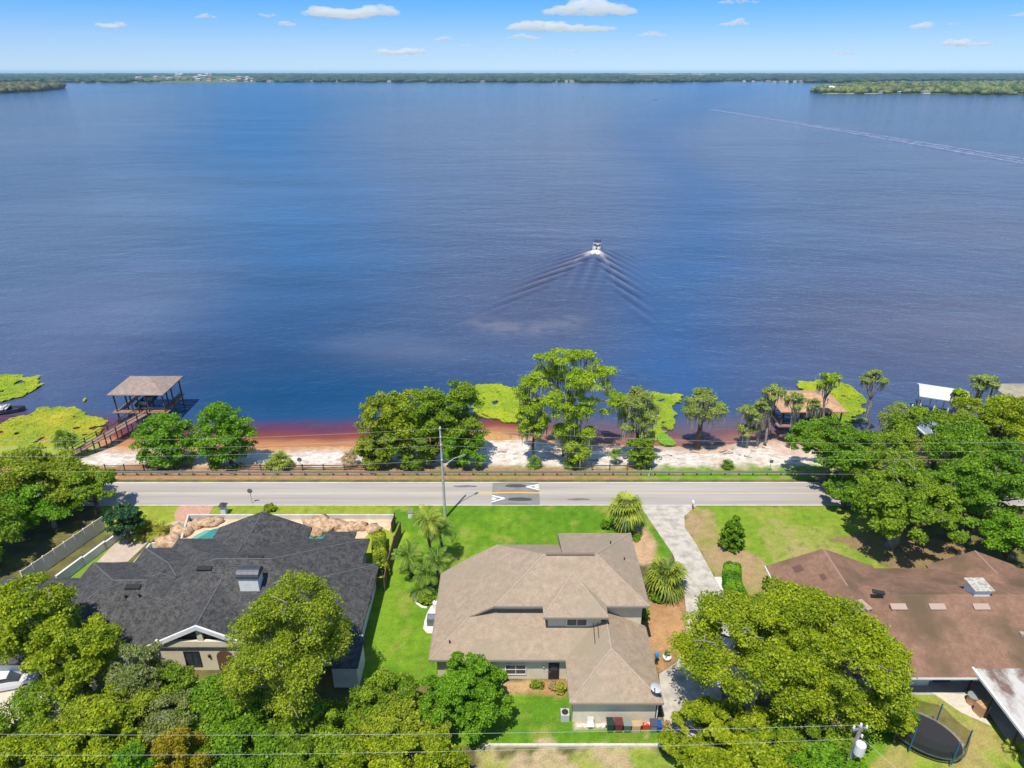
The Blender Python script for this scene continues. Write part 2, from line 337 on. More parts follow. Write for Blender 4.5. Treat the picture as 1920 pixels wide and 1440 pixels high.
def lake_col(x, y):
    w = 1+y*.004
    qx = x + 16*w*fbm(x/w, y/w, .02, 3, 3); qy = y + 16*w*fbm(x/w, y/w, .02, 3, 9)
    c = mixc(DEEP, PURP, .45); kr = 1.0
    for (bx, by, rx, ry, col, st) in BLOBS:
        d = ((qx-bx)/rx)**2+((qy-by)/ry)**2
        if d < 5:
            w2 = st*math.exp(-d*.9); c = mixc(c, col, w2); kr += ((.16 if col is SKYREFL else .5 if col[0] < .012 else 1.0 if col is SLATE or col is PURP else .85)-kr)*w2
    # blue sky reflection painted in as stripes running out from the shore
    wr = 1+.35*fbm(x/w, y/w, .03, 3, 44)
    xc = float(np.interp(y, [95, 200, 340, 700, 1500, 3000], [-36, -62, -112, -232, -500, -1060])); ww = (12+.13*y)*wr
    m1 = math.exp(-((x-xc+12*w*fbm(x/w, y/w, .02, 3, 3))/ww)**2)*(.72 if y > 600 else .5+.22*min(1, abs(y-330)/270))
    c = mixc(c, SKYREFL if y > 260 else mixc((.002, .045, .12), SKYREFL, sm(120, 260, y)), m1); kr += (.2-kr)*m1*.95
    xc = float(np.interp(y, [95, 200, 340, 700, 1500, 3000], [36, 50, 90, 140, 380, 800])); m1 = .5*math.exp(-((x-xc+12*w*fbm(x/w, y/w, .02, 3, 13))/((5+.06*y)*wr))**2)
    c = mixc(c, (.012, .075, .20), m1); kr += (.5-kr)*m1
    if y < 125:
        d = y - shore(x, y) + 1.6*fbm(x, y, .12, 3, 4)
        k = 1.0-.62*sm(-8, 12, x)
        if x > -62 or True:
            c = mixc(c, mixc((.11, .030, .055), (.10, .070, .085), sm(-10, 4, x)), sm(10, 4.5, d)*.9)
            c = mixc(c, (.19, .048, .026), sm(5, 2.2, d)*k)
            c = mixc(c, (.38, .17, .07), sm(2.4, .3, d)*k)
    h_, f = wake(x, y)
    if h_ > .02: c = mixc(c, (.17, .17, .21), min(.65, h_*2.6))  # wave shading painted into the wake: crests lighter, troughs darker
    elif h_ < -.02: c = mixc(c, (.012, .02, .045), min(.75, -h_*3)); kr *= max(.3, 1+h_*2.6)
    if f: c = mixc(c, (.75, .68, .6), f)
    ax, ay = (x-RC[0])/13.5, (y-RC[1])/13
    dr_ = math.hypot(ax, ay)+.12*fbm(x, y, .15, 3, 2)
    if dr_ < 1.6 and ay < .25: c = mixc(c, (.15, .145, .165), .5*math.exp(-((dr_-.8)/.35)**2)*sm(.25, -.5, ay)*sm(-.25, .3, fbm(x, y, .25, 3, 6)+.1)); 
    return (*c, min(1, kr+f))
def lake_z(x, y): return LAKE + 1.7*wake(x, y)[0]
M_lake = bpy.data.materials.new('lake_water'); M_lake.use_nodes = True
N = M_lake.node_tree.nodes; L = M_lake.node_tree.links; b = N['Principled BSDF']
N.remove(b); dif = N.new('ShaderNodeBsdfDiffuse'); glo = N.new('ShaderNodeBsdfGlossy'); glo.inputs['Roughness'].default_value = .1; fre = N.new('ShaderNodeFresnel'); fre.inputs[0].default_value = 1.333; mxw = N.new('ShaderNodeMixShader')
at = N.new('ShaderNodeVertexColor'); at.layer_name = 'albedo'; g = N.new('ShaderNodeNewGeometry')
mp = N.new('ShaderNodeMapping'); mp.inputs['Scale'].default_value = (.75, 1.35, 1); mp.inputs['Rotation'].default_value = (0, 0, .35); L.new(g.outputs['Position'], mp.inputs[0])
hsum = None
for sc, am, de in ((2.2, .30, 2), (1.0, .6, 2), (.45, .9, 3), (.16, 1.6, 3), (.05, 3.6, 4), (.012, 6, 4)):
    n = N.new('ShaderNodeTexNoise'); n.inputs['Scale'].default_value = sc; n.inputs['Detail'].default_value = de; L.new(mp.outputs[0], n.inputs['Vector'])
    ma = N.new('ShaderNodeMath'); ma.operation = 'MULTIPLY_ADD'; ma.inputs[1].default_value = am; L.new(n.outputs['Fac'], ma.inputs[0])
    if hsum: L.new(hsum, ma.inputs[2])
    else: ma.inputs[2].default_value = 0
    hsum = ma.outputs[0]
bu = N.new('ShaderNodeBump'); bu.inputs['Strength'].default_value = 1.0; bu.inputs['Distance'].default_value = .29; L.new(hsum, bu.inputs['Height'])
for q_ in (dif, glo, fre): L.new(bu.outputs[0], q_.inputs['Normal'])
km = N.new('ShaderNodeMath'); km.operation = 'MULTIPLY'; L.new(fre.outputs[0], km.inputs[0]); L.new(at.outputs['Alpha'], km.inputs[1]); L.new(km.outputs[0], mxw.inputs[0]); L.new(dif.outputs[0], mxw.inputs[1]); L.new(glo.outputs[0], mxw.inputs[2]); L.new(mxw.outputs[0], N['Material Output'].inputs[0])
n = N.new('ShaderNodeTexNoise'); n.inputs['Scale'].default_value = .014; n.inputs['Detail'].default_value = 12; n.inputs['Roughness'].default_value = .78; mp2 = N.new('ShaderNodeMapping'); mp2.inputs['Scale'].default_value = (.45, 1.6, 1); mp2.inputs['Rotation'].default_value = (0, 0, -.08); L.new(g.outputs['Position'], mp2.inputs[0]); L.new(mp2.outputs[0], n.inputs['Vector'])
mr = N.new('ShaderNodeMapRange'); mr.inputs['From Min'].default_value = .3; mr.inputs['From Max'].default_value = .7; mr.inputs['To Min'].default_value = .84; mr.inputs['To Max'].default_value = 1.45; L.new(n.outputs['Fac'], mr.inputs['Value'])
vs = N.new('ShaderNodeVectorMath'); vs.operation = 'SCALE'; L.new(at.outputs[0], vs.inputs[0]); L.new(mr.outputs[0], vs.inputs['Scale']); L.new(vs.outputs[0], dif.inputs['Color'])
lx = [-30000, -8000, -5000] + frange(-4000, -1000, 250) + frange(-1000, -300, 60) + frange(-300, -110, 12) + frange(-110, -20, 2) + frange(-20, 55, .45) + frange(55, 110, 2) + frange(110, 300, 12) + frange(300, 1000, 60) + frange(1000, 4000, 250) + [5000, 8000, 30000]
ly = frange(88, 128, .8) + frange(128, 226, .45) + frange(226, 300, 3) + frange(300, 700, 14) + frange(700, 2000, 60) + frange(2000, 6000, 300) + [12000, 30000]
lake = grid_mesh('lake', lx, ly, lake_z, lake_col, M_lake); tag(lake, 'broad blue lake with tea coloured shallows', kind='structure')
# ------------------------------------------------------------------ far shores
def far_col(x, y):
    return mixc((.030, .055, .018), (.075, .10, .035), sm(-.2, .3, fbm(x, y, .0016, 4, 21)+.5*fbm(x, y, .012, 3, 8)))
M_far = vcol_mat('far_land', fine=.02, fine2=.004, bump=0, lo=.6, hi=1.4)
def land(name, pts, label, zt=-.9, depth=None):
    W_ = [P(u, v, LAKE)[:2] for u, v in pts]
    if depth: W_ = W_+depth
    mb = MB(); mb.prism(W_, LAKE-1, zt); o = mb.build(name, M_far)
    col = np.ones((len(o.data.vertices), 4), dtype=np.float32)
    for i, v in enumerate(o.data.vertices): col[i, :3] = (.06, .085, .028)
    ca = o.data.color_attributes.new('albedo', 'FLOAT_COLOR', 'POINT'); ca.data.foreach_set('color', col.ravel())
    tag(o, label, kind='structure'); return W_
FARS = [(-60, 154), (120, 155), (240, 156), (400, 154), (600, 155), (820, 155), (1000, 155), (1180, 155.5), (1300, 154.5), (1420, 152.5), (1500, 155), (1560, 156)]
far_w = land('far_shore', FARS, 'wooded far shore along the horizon', depth=[P(1700, 152, LAKE)[:2], (30000, 6000), (30000, 29000), (-30000, 29000), (-30000, 5000)])
RP = [(1526, 172.5), (1540, 176), (1620, 177), (1700, 177), (1800, 178), (1990, 180)]
rp_w = land('right_peninsula', RP, 'wooded peninsula on the right', depth=[(3600, 2200), (4200, 4000), P(1620, 158, LAKE)[:2], P(1545, 165, LAKE)[:2]])
LP = [(-60, 177), (20, 174.5), (70, 172), (105, 168), (122, 165.5), (100, 163), (-60, 163)]
lp_w = land('left_peninsula', LP, 'wooded point on the left')
ICO = None
def ico_data():
    import bmesh
    bm = bmesh.new(); bmesh.ops.create_icosphere(bm, subdivisions=2, radius=1)
    V = np.array([v.co[:] for v in bm.verts]); F = np.array([[v.index for v in f.verts] for f in bm.faces]); bm.free(); return V, F
ICO = ico_data()
def canopy(name, label, spots, a, b_, seed):
    """woods too far to count: one mesh of lumpy crowns"""
    rs = np.random.RandomState(seed); V0, F0 = ICO; VV = []; FF = []; RR = []; n0 = len(V0)
    for i, (x, y, r, h) in enumerate(spots):
        j = 1+rs.uniform(-.32, .32, (n0, 1)); sc = np.array([r*rs.uniform(.8, 1.25), r*rs.uniform(.8, 1.25), h*.62])
        VV.append(V0*j*sc+np.array([x, y, LAKE+h*.5])); FF.append(F0+i*n0); RR.append(np.clip(rs.uniform(0, 1)+rs.uniform(-.25, .25, len(F0)), 0, 1))
    o = mesh_obj(name, np.concatenate(VV), np.concatenate(FF), leaf_mat(name+'_leaves', a, b_, .1)); setrnd(o, np.concatenate(RR))
    return tag(o, label, kind='stuff')
def setrnd(o, r):
    a_ = o.data.attributes.new('rnd', 'FLOAT', 'FACE'); a_.data.foreach_set('value', np.asarray(r, dtype=np.float32))
rs = np.random.RandomState(4)
sp = []
tries = 0
while len(sp) < 3400 and tries < 90000:
    tries += 1
    y = 1800+rs.rand()**1.6*2600; x = rs.uniform(800, 1.0*y+200)
    if inpoly(x, y, rp_w):
        d = P(1600, 176.5, LAKE)[1]
        if y < d+60 and x < 1400 and rs.rand() < .75: continue
        sp.append((x, y, rs.uniform(6, 12), rs.uniform(7, 15)))
canopy('peninsula_woods', 'dense woods covering the right peninsula', sp, (.038, .07, .018), (.19, .21, .055), 1)
sp = []
while len(sp) < 1100:
    y = rs.uniform(1700, 3200); x = rs.uniform(-2700, -1300)
    if inpoly(x, y, lp_w): sp.append((x, y, rs.uniform(8, 14), rs.uniform(8, 17)))
canopy('point_woods', 'dark woods covering the left point', sp, (.035, .05, .015), (.15, .135, .045), 2)
sp = []
while len(sp) < 5200:
    y = 3400+rs.rand()**2.2*9000; x = rs.uniform(-1, 1)*y*.85
    if inpoly(x, y, far_w) and not inpoly(x, y, rp_w):
        k = y/4000
        if fbm(x, y, .0011, 3, 5) > .18 and rs.rand() < .7: continue
        sp.append((x, y, rs.uniform(14, 30)*k, rs.uniform(9, 19)*(1+.25*(k-1))))
canopy('far_woods', 'distant woods along the far shore', sp, (.020, .045, .018), (.06, .085, .03), 3)
fld = MB(); a0 = P(1185, 143, 0); a1 = P(1330, 143, 0); fld.prism([(a0[0], a0[1]-400), (a1[0], a1[1]-400), (a1[0]*1.05, a1[1]+900), (a0[0]*1.05, a0[1]+900)], 1, 24)
tag(fld.build('far_field', mat('dry_field', (.5, .40, .22), .9)), 'pale dry field on the far shore', kind='structure')
M_fw = mat('far_white_wall', (.7, .68, .62)); M_fr = mat('far_roof', (.30, .22, .18)); M_fr2 = mat('far_roof_grey', (.45, .43, .42)); M_fy = mat('far_yellow_wall', (.62, .50, .25))
VC = P(370, 152.6, LAKE)[:2]
def vill(x, y): return -4+34*math.exp(-((x-VC[0])/420)**2-((y-VC[1])/420)**2)
hmb = MB(); V = []; F = []; k = 30
for j in range(k+1):
    for i in range(k+1): xx = VC[0]-1000+2000*i/k; yy = max(VC[1]-900+1900*j/k, VC[1]-900); V.append((xx, yy, vill(xx, yy)))
for j in range(k):
    for i in range(k): F.append((j*(k+1)+i, j*(k+1)+i+1, (j+1)*(k+1)+i+1, (j+1)*(k+1)+i))
hmb.add(V, F); tag(hmb.build('village_hill', mat('village_green', (.12, .15, .06), .95, (.07, .09, .035), .01), None, True), 'low green hill of the far village', kind='structure')
def far_house(u, v, w, h, label, wall=None, roof=None, group='houses on the far shores', name='shore_house'):
    x, y, _ = P(u, v, LAKE); gz_ = max(-.9, vill(x, y)-.5); t = thing(name, label, 'house', (x, y, gz_), group); d = w*.7
    MB().box((x, y, gz_+h/2), (w, d, h)).build('wall', wall or M_fw, t)
    r = MB(); z = gz_+h
    r.add([(x-w*.55, y-d*.6, z), (x+w*.55, y-d*.6, z), (x+w*.55, y+d*.6, z), (x-w*.55, y+d*.6, z), (x-w*.25, y, z+h*.45), (x+w*.25, y, z+h*.45)],
          [(0, 1, 5, 4), (1, 2, 5), (2, 3, 4, 5), (3, 0, 4), (3, 2, 1, 0)])
    r.build('roof', roof or M_fr, t)
M_vw = mat('village_wall', (.42, .40, .34)); rr = random.Random(3)
for i in range(44):
    u = rr.uniform(255, 480); v = 154.6-rr.random()**1.3*2.6
    wm_, rm_ = (M_vw if rr.random() < .7 else M_fy), rr.choice([M_fr2, M_fr]); sz = rr.uniform(12, 30)
    far_house(u, v, sz, rr.uniform(5, 10), ('wide ' if sz > 21 else 'small ')+('pale' if wm_ is M_vw else 'yellow')+' house with '+('grey' if rm_ is M_fr2 else 'brown')+' roof '+('low at the waterline' if v > 153.8 else 'high on the hill' if v < 152.7 else 'halfway up the hill')+', far village '+('left end' if u < 330 else 'right end' if u > 410 else 'middle'), wm_, rm_, 'houses of the far village')
for i, u in enumerate([505, 535, 545, 585, 605, 630, 645, 730, 742, 760, 860, 875, 905, 1025, 1045, 1062, 1072, 1165, 1178, 1395, 1412, 1440, 1452, 1466, 1475, 1490, 1503, 1520]):
    far_house(u, 154.6-(.2 if u < 1300 else 1.0 if u < 1450 else 0), rr.uniform(14, 30), rr.uniform(5, 8), 'small pale waterfront house on the far shore '+('touching the far village' if u < 560 else 'a little right of the far village' if u < 700 else 'under the thin ragged cloud' if u < 800 else 'below the faint thin cloud' if u < 950 else 'under the two humped cloud' if u < 1100 else 'below the pale dry field' if u < 1300 else 'between dry field and right peninsula' if u < 1460 else 'close to the right peninsula'), group='waterfront houses on the far shore')
for k, (u, v, w, h, wm, rm, lb) in enumerate([(1557, 171.5, 20, 10, M_fy, M_fw, 'yellow house with pale roof nearest the tip of the right peninsula'), (1569, 171.5, 26, 9, M_fy, M_fr2, 'long yellow house beside the lawn on the right peninsula'),
      (1585, 173.5, 24, 8, M_fw, M_fr2, 'white house with grey roof on the right peninsula shore'), (1596, 172, 18, 7, M_fw, M_fw, 'white shed roofed house right of the grey roofed one on the peninsula')]):
    far_house(u, v, w, h, lb, wm, rm, None)
for u in (1612, 1655, 1690, 1735, 1790, 1840, 1893):
    far_house(u, 175.6 if u < 1700 else 176.5, rr.uniform(12, 20), rr.uniform(4, 6), 'small pale house under trees along the peninsula shore', group='houses along the peninsula shore', roof=M_fr if u % 2 else M_fr2)
for u, v, w in ((105, 165.8, 22), (112, 166.5, 16), (20, 172.8, 14), (50, 170.5, 12)):
    far_house(u, v, w, 6, 'pale house at the edge of the left wooded point' , group='houses on the left point')
fb = MB(); q = [P(u, v, LAKE)[:2] for u, v in ((1540, 176.2), (1640, 176.8), (1660, 174.8), (1600, 173.6), (1560, 173.4))]; fb.prism(q, -1.2, -.7)
tag(fb.build('peninsula_lawn', mat('pen_lawn', (.30, .32, .08))), 'sunlit lawn on the peninsula shore', kind='structure')
# ------------------------------------------------------------------ clouds
M_cloud = bpy.data.materials.new('cloud'); M_cloud.use_nodes = True
N = M_cloud.node_tree.nodes; L = M_cloud.node_tree.links; N.remove(N['Principled BSDF'])
vs_ = N.new('ShaderNodeVolumeScatter'); vs_.inputs['Color'].default_value = (1, 1, 1, 1); vs_.inputs['Density'].default_value = .0045; vs_.inputs['Anisotropy'].default_value = .1
L.new(vs_.outputs[0], N['Material Output'].inputs['Volume'])
CL = [(575, 742, 18, 26, 'largest flat white cloud, left of the middle at the top'), (180, 232, 45, 13, 'small oval cloud at the upper left'), (706, 800, 94, 15, 'thin ragged cloud low over the lake left of the middle'),
      (486, 516, 27, 8, 'tiny cloud upper of the pair left of the large one'), (524, 551, 43, 12, 'tiny round cloud lower of the pair left of the large one'), (364, 405, 30, 8, 'faint wisp of cloud between the oval cloud and the tiny pair'),
      (814, 846, 71, 9, 'small cloud right of the thin ragged cloud'), (850, 882, 84, 5, 'faint thin cloud just under a small cloud in the middle'), (955, 1150, 48, 19, 'long two humped cloud in the middle of the sky'),
      (1025, 1190, 14, 24, 'broad domed cloud above the long two humped one'), (952, 1013, 68, 10, 'flat cloud just under the long cloud at its left end'), (1048, 1085, 94, 7, 'small slanted cloud lowest in the middle of the sky'),
      (1190, 1250, 64, 9, 'flat narrow cloud right of the long two humped one'), (1350, 1403, 42, 11, 'flat cloud with a wisp above it, right of the middle'), (1342, 1425, 1, 9, 'cloud cut off by the top edge right of the middle'),
      (1709, 1746, 46, 14, 'small round cloud at the upper right'), (1772, 1854, 79, 13, 'flat white cloud lowest at the right'), (1560, 1603, 98, 8, 'small thin cloud near the horizon right of the middle'),
      (1893, 1940, 26, 9, 'cloud cut off by the right edge'), (1778, 1800, 44, 6, 'faint puff between the round cloud and the right edge')]
rs = np.random.RandomState(9)
for (u0, u1, v, th, lb) in CL:
    D = 11000+v*170; uc = (u0+u1)/2; x, y, z = PY(uc, v, D); w = (u1-u0)/1280*D*1.0; h = th/1280*D*.92
    n = int(16+(u1-u0)*.7); V0, F0 = ICO; VV = []; FF = []; RR = []
    for i in range(n):
        t = rs.uniform(-1, 1); env = (1-t*t)**.45; r = h*rs.uniform(.18, .34)*(.5+.6*env)
        cx = x+t*w/2*.92; cz = z-h*.30+rs.uniform(0, .75)*h*env*(.55+.45*math.sin(3*t+uc)); cy = y+rs.uniform(-1, 1)*w*.25*env
        j = 1+rs.uniform(-.15, .15, (len(V0), 1)); s3 = np.array([r*rs.uniform(1.3, 2.2), r*1.5, r*.75])
        VV.append(V0*j*s3+np.array([cx, cy, max(cz, z-h*.3)])); FF.append(F0+i*len(V0)); RR.append(np.full(len(F0), (.15 if th < 9 else .45)*env+rs.uniform(0, .15)))
    o = mesh_obj('cloud', np.concatenate(VV), np.concatenate(FF), M_cloud, smooth=True, loc=(x, y, z))
    rm = o.modifiers.new('merge', 'REMESH'); rm.mode = 'VOXEL'; rm.voxel_size = max(9, h*.05)
    tag(o, lb, 'cloud', 'fair weather clouds')
# ------------------------------------------------------------------ road, driveway, kerbs
RY0, RY1 = 75.1, 80.7
M_asph = mat('road_asphalt', (.44, .39, .34), .9, (.30, .265, .235), .25, bump=.15, stretch=(.12, 3.2, 1), thr=(.3, .7), bscale=9)
M_asph2 = mat('patched_asphalt', (.19, .18, .17), .9, (.24, .225, .21), .8, bump=.15)
M_yel = mat('worn_yellow_paint', (.55, .42, .26), .8, (.42, .37, .31), .5, thr=(.4, .65))
M_yel2 = mat('fresh_yellow_paint', (.72, .42, .06), .7)
M_edge = mat('white_line_paint', (.66, .63, .58), .8, (.46, .43, .40), .8)
tag(MB().box((0, (RY0+RY1)/2, -.02), (260, RY1-RY0, .08)).build('road', M_asph), 'pale two lane road along the lake', kind='structure')
tag(MB().box((0, RY0+.05, .024), (260, .16, .012)).box((0, RY1-.05, .024), (260, .16, .012)).build('road_edge_line', M_edge), 'white edge lines of the road', kind='structure')
hx0, hx1 = -2.7, 3.7
hm = MB(); n = 16; prof = [(hx0+(hx1-hx0)*i/n, .026+.09*math.sin(math.pi*i/n)) for i in range(n+1)]
for i in range(n):
    (xa, za), (xb, zb) = prof[i], prof[i+1]
    hm.add([(xa, RY0+.16, za), (xb, RY0+.16, zb), (xb, RY1-.16, zb), (xa, RY1-.16, za)], [(0, 1, 2, 3)])
hump = thing('speed_hump', 'dark speed hump with white arrow heads across the road', 'speed hump', (.5, 77.9, .02))
hm.build('hump_surface', M_asph2, hump)
def hz(x): return .03+.09*math.sin(math.pi*min(1, max(0, (x-hx0)/(hx1-hx0))))+.004
ym = (RY0+RY1)/2
def stripmesh(pts, w, m_, name, par):
    mb = MB()
    for (x0, y0), (x1, y1) in pts:
        k = 8
        for i in range(k):
            a_, b2 = i/k, (i+1)/k
            p = (x0+(x1-x0)*a_, y0+(y1-y0)*a_); q = (x0+(x1-x0)*b2, y0+(y1-y0)*b2); d = Vector((x1-x0, y1-y0)).normalized(); nx_, ny_ = -d.y*w/2, d.x*w/2
            mb.add([(p[0]-nx_, p[1]-ny_, hz(p[0]-nx_)), (q[0]-nx_, q[1]-ny_, hz(q[0]-nx_)), (q[0]+nx_, q[1]+ny_, hz(q[0]+nx_)), (p[0]+nx_, p[1]+ny_, hz(p[0]+nx_))], [(0, 1, 2, 3)])
    return mb.build(name, m_, par)
M_arrow = mat('arrow_white', (.8, .79, .76), .7)
yl = RY0+1.55; yu = RY1-1.25
stripmesh([((hx0+.0, yl+.75), (hx0+1.7, yl)), ((hx0+.0, yl-.75), (hx0+1.7, yl)), ((hx0+.0, yl+.22), (hx0+.6, yl)), ((hx0+.0, yl-.22), (hx0+.6, yl))], .24, M_arrow, 'arrow_marking', hump)
stripmesh([((hx1-.0, yu+.62), (hx1-1.7, yu)), ((hx1-.0, yu-.62), (hx1-1.7, yu)), ((hx1-.0, yu+.2), (hx1-.6, yu)), ((hx1-.0, yu-.2), (hx1-.6, yu))], .24, M_arrow, 'arrow_marking', hump)
stripmesh([((hx0-2.2, ym+.1), (hx1+.4, ym+.1))], .26, M_yel2, 'centre_stripe', hump)
tag(MB().box((-66.5, ym+.1, .022), (120, .22, .01)).box((70.3, ym+.1, .022), (125, .22, .01)).build('road_centre_line', M_yel), 'worn yellow centre line of the road', kind='structure')
def flat_blob(name, u, v, ru, m_, z, label, aspect=.16):
    x, y, _ = P(u, v, 0); mb = MB(); k = 22
    mb.prism([(x+ru*math.cos(6.283*i/k)*(1+.1*math.sin(3*i)), y+ru*aspect*math.sin(6.283*i/k)*(1+.12*math.cos(5*i))) for i in range(k)], z, z+.003)
    return tag(mb.build(name, m_), label, kind='structure')
M_oil = mat('oil_stain', (.13, .12, .115), .8, (.2, .19, .18), 1.5)
flat_blob('road_stain', 872, 912, 1.7, M_oil, .0225, 'dark oil stain on the far lane beside the pole'); flat_blob('road_stain', 1085, 936.5, 1.6, M_oil, .0225, 'dark oil stain on the near lane right of the hump')
def hump_stain(u, v, r):
    x, y, _ = P(u, v, .1); mb = MB(); k = 14
    for i in range(k):
        xa = x-r+2*r*i/k; xb = xa+2*r/k; ha = .42*math.sqrt(max(0, 1-((xa-x)/r)**2)); hb = .42*math.sqrt(max(0, 1-((xb-x)/r)**2))
        mb.add([(xa, y-ha, hz(xa)), (xb, y-hb, hz(xb)), (xb, y+hb, hz(xb)), (xa, y+ha, hz(xa))], [(0, 1, 2, 3)])
    mb.build('oil_stain', mat('hump_oil', (.07, .068, .066), .8), hump)
hump_stain(975, 936, 1.7); hump_stain(967, 911, 1.5)
def sheet(name, poly, m_, z, label, kind='structure', t=.05):
    mb = MB(); mb.prism(poly, z-t, z); return tag(mb.build(name, m_), label, kind=kind)
def smooth_poly(pts, it=2):
    for _ in range(it):
        q = []
        for i in range(len(pts)):
            a_, b2 = pts[i], pts[(i+1) % len(pts)]
            q += [(a_[0]*.75+b2[0]*.25, a_[1]*.75+b2[1]*.25), (a_[0]*.25+b2[0]*.75, a_[1]*.25+b2[1]*.75)]
        pts = q
    return pts
drv = [(1200, 948.5), (1228, 990), (1262, 1040), (1281, 1095), (1287, 1150), (1287, 1208), (1268, 1243), (1236, 1264), (1240, 1330), (1248, 1362), (1300, 1393), (1340, 1400), (1400, 1345), (1430, 1290), (1420, 1220), (1372, 1140), (1338, 1080), (1304, 1018), (1284, 990), (1283, 968), (1306, 948.5)]
sheet('driveway', [p for p in wp(drv)], M_conc, .03, 'pale stained concrete driveway')
M_white_slab = mat('white_slab', (.70, .66, .60), .9, (.6, .56, .5), 1)
sheet('driveway_apron', wp([(1338, 1082), (1353, 1082), (1355, 1100), (1362, 1138), (1368, 1142), (1350, 1112)]), M_white_slab, .028, 'white slab beside the driveway')
# brick driveway of the grey roofed house
M_brick = mat('brick_pavers', (.44, .22, .15), .9, (.52, .31, .22), 2, bump=.2)
sheet('paver_driveway', wp([(336, 948.5), (402, 948.5), (392, 964), (374, 978), (330, 978), (326, 966)]), M_brick, .03, 'red brick paver apron at the road')
sheet('side_path', wp([(330, 977), (374, 977), (352, 990), (318, 1000), (283, 1012), (240, 1053), (178, 1058), (215, 1020), (262, 1000), (305, 985)]), mat('tan_concrete', (.52, .42, .32), .9, (.42, .33, .25), 1), .027, 'tan concrete path beside the white wall')
sheet('patio', wp([(1700, 1303), (1830, 1303), (1925, 1440), (1990, 1440), (1990, 1250), (1700, 1250)]), mat('grey_paving', (.42, .40, .35), .9, (.34, .32, .28), 1.5), .026, 'grey paving beside the patio roof')
sheet('patio_blocks', wp([(1745, 1297), (1815, 1303), (1833, 1330), (1860, 1362), (1800, 1335)]), mat('block_paving', (.62, .56, .45), .9, (.5, .45, .36), 3), .032, 'pale block paving near the trampoline')
kb = thing('garden_kerb', 'long low white kerb along the front edge of the lawn', 'kerb', (6, 40, 0))
p0 = P(905, 1399)[:2]; p1 = P(1330, 1399)[:2]
MB().box(((p0[0]+p1[0])/2, p0[1], .1), (p1[0]-p0[0], .22, .24)).build('kerb', mat('kerb_concrete', (.66, .60, .50), .9, (.5, .45, .36), 2), kb)
# ------------------------------------------------------------------ roofs: union of hipped and gabled blocks
def clip(poly, a, b_, c):      # keep a*x+b*y+c >= 0
    out = []
    for i in range(len(poly)):
        p, q = poly[i], poly[(i+1) % len(poly)]; dp = a*p[0]+b_*p[1]+c; dq = a*q[0]+b_*q[1]+c
        if dp >= 0: out.append(p)
        if (dp > 0 and dq < 0) or (dp < 0 and dq > 0):
            t = dp/(dp-dq); out.append((p[0]+(q[0]-p[0])*t, p[1]+(q[1]-p[1])*t))
    return out
def area(p): return abs(sum(p[i][0]*p[(i+1) % len(p)][1]-p[(i+1) % len(p)][0]*p[i][1] for i in range(len(p))))/2 if len(p) > 2 else 0
def hip(x0, x1, y0, y1, z, s, gab=''):
    pl = []                                            # planes z = A x + B y + D
    if 'S' not in gab: pl.append((0, s, z-s*y0))
    if 'N' not in gab: pl.append((0, -s, z+s*y1))
    if 'W' not in gab: pl.append((s, 0, z-s*x0))
    if 'E' not in gab: pl.append((-s, 0, z+s*x1))
    return dict(r=[(x0, y0), (x1, y0), (x1, y1), (x0, y1)], b=(x0, x1, y0, y1), pl=pl)
def roof_union(hips, t=.2):
    mb = MB()
    for i, h in enumerate(hips):
        for k, p in enumerate(h['pl']):
            poly = h['r']
            for kk, q in enumerate(h['pl']):
                if kk != k: poly = clip(poly, q[0]-p[0], q[1]-p[1], q[2]-p[2])
            if area(poly) < .01: continue
            pieces = [poly]
            for j, g in enumerate(hips):
                if j == i: continue
                e = -1e-4 if j < i else 1e-4
                x0, x1, y0, y1 = g['b']
                cons = [(1, 0, -x0), (-1, 0, x1), (0, 1, -y0), (0, -1, y1)] + [(q[0]-p[0], q[1]-p[1], q[2]-p[2]-e) for q in g['pl']]
                new = []
                for pc in pieces:
                    cur = pc
                    for (a, b_, c) in cons:
                        if abs(a) < 1e-9 and abs(b_) < 1e-9:
                            if c < 0: new.append(cur); cur = []; break
                            continue
                        out = clip(cur, -a, -b_, -c)
                        if area(out) > .004: new.append(out)
                        cur = clip(cur, a, b_, c)
                        if area(cur) < .004: cur = []; break
                pieces = new
            for pc in pieces: mb.slab([(x, y, p[0]*x+p[1]*y+p[2]) for x, y in pc], t)
    return mb
def roof_z(hips, x, y):
    return max([min(p[0]*x+p[1]*y+p[2] for p in h['pl']) for h in hips if h['b'][0] <= x <= h['b'][1] and h['b'][2] <= y <= h['b'][3]] or [0])
def window(par, c, w, h, axis='x', frame=None, bars=1, mid=False):
    """a window on a wall facing -y (axis x) or +-x (axis y): frame, pane and sill"""
    f = MB(); x, y, z = c; fr = .09
    def bx(mb, du, dz, su, sz, dep, off=0):
        if axis == 'x': mb.box((x+du, y+off, z+dz), (su, dep, sz))
        else: mb.box((x+off, y+du, z+dz), (dep, su, sz))
    for s in (-1, 1):
        bx(f, s*(w/2-fr/2), 0, fr, h-2*fr, .12); bx(f, 0, s*(h/2-fr/2), w, fr, .12)
    for i in range(bars): bx(f, -w/2+w*(i+1)/(bars+1), 0, .06, h-2*fr, .10)
    if mid: bx(f, 0, 0, w-2*fr, .05, .084)
    o = f.build('window', frame or M_white, par)
    p = MB(); bx(p, 0, 0, w-2*fr+.01, h-2*fr+.01, .03); p.build('pane', M_pane, o)
    return o
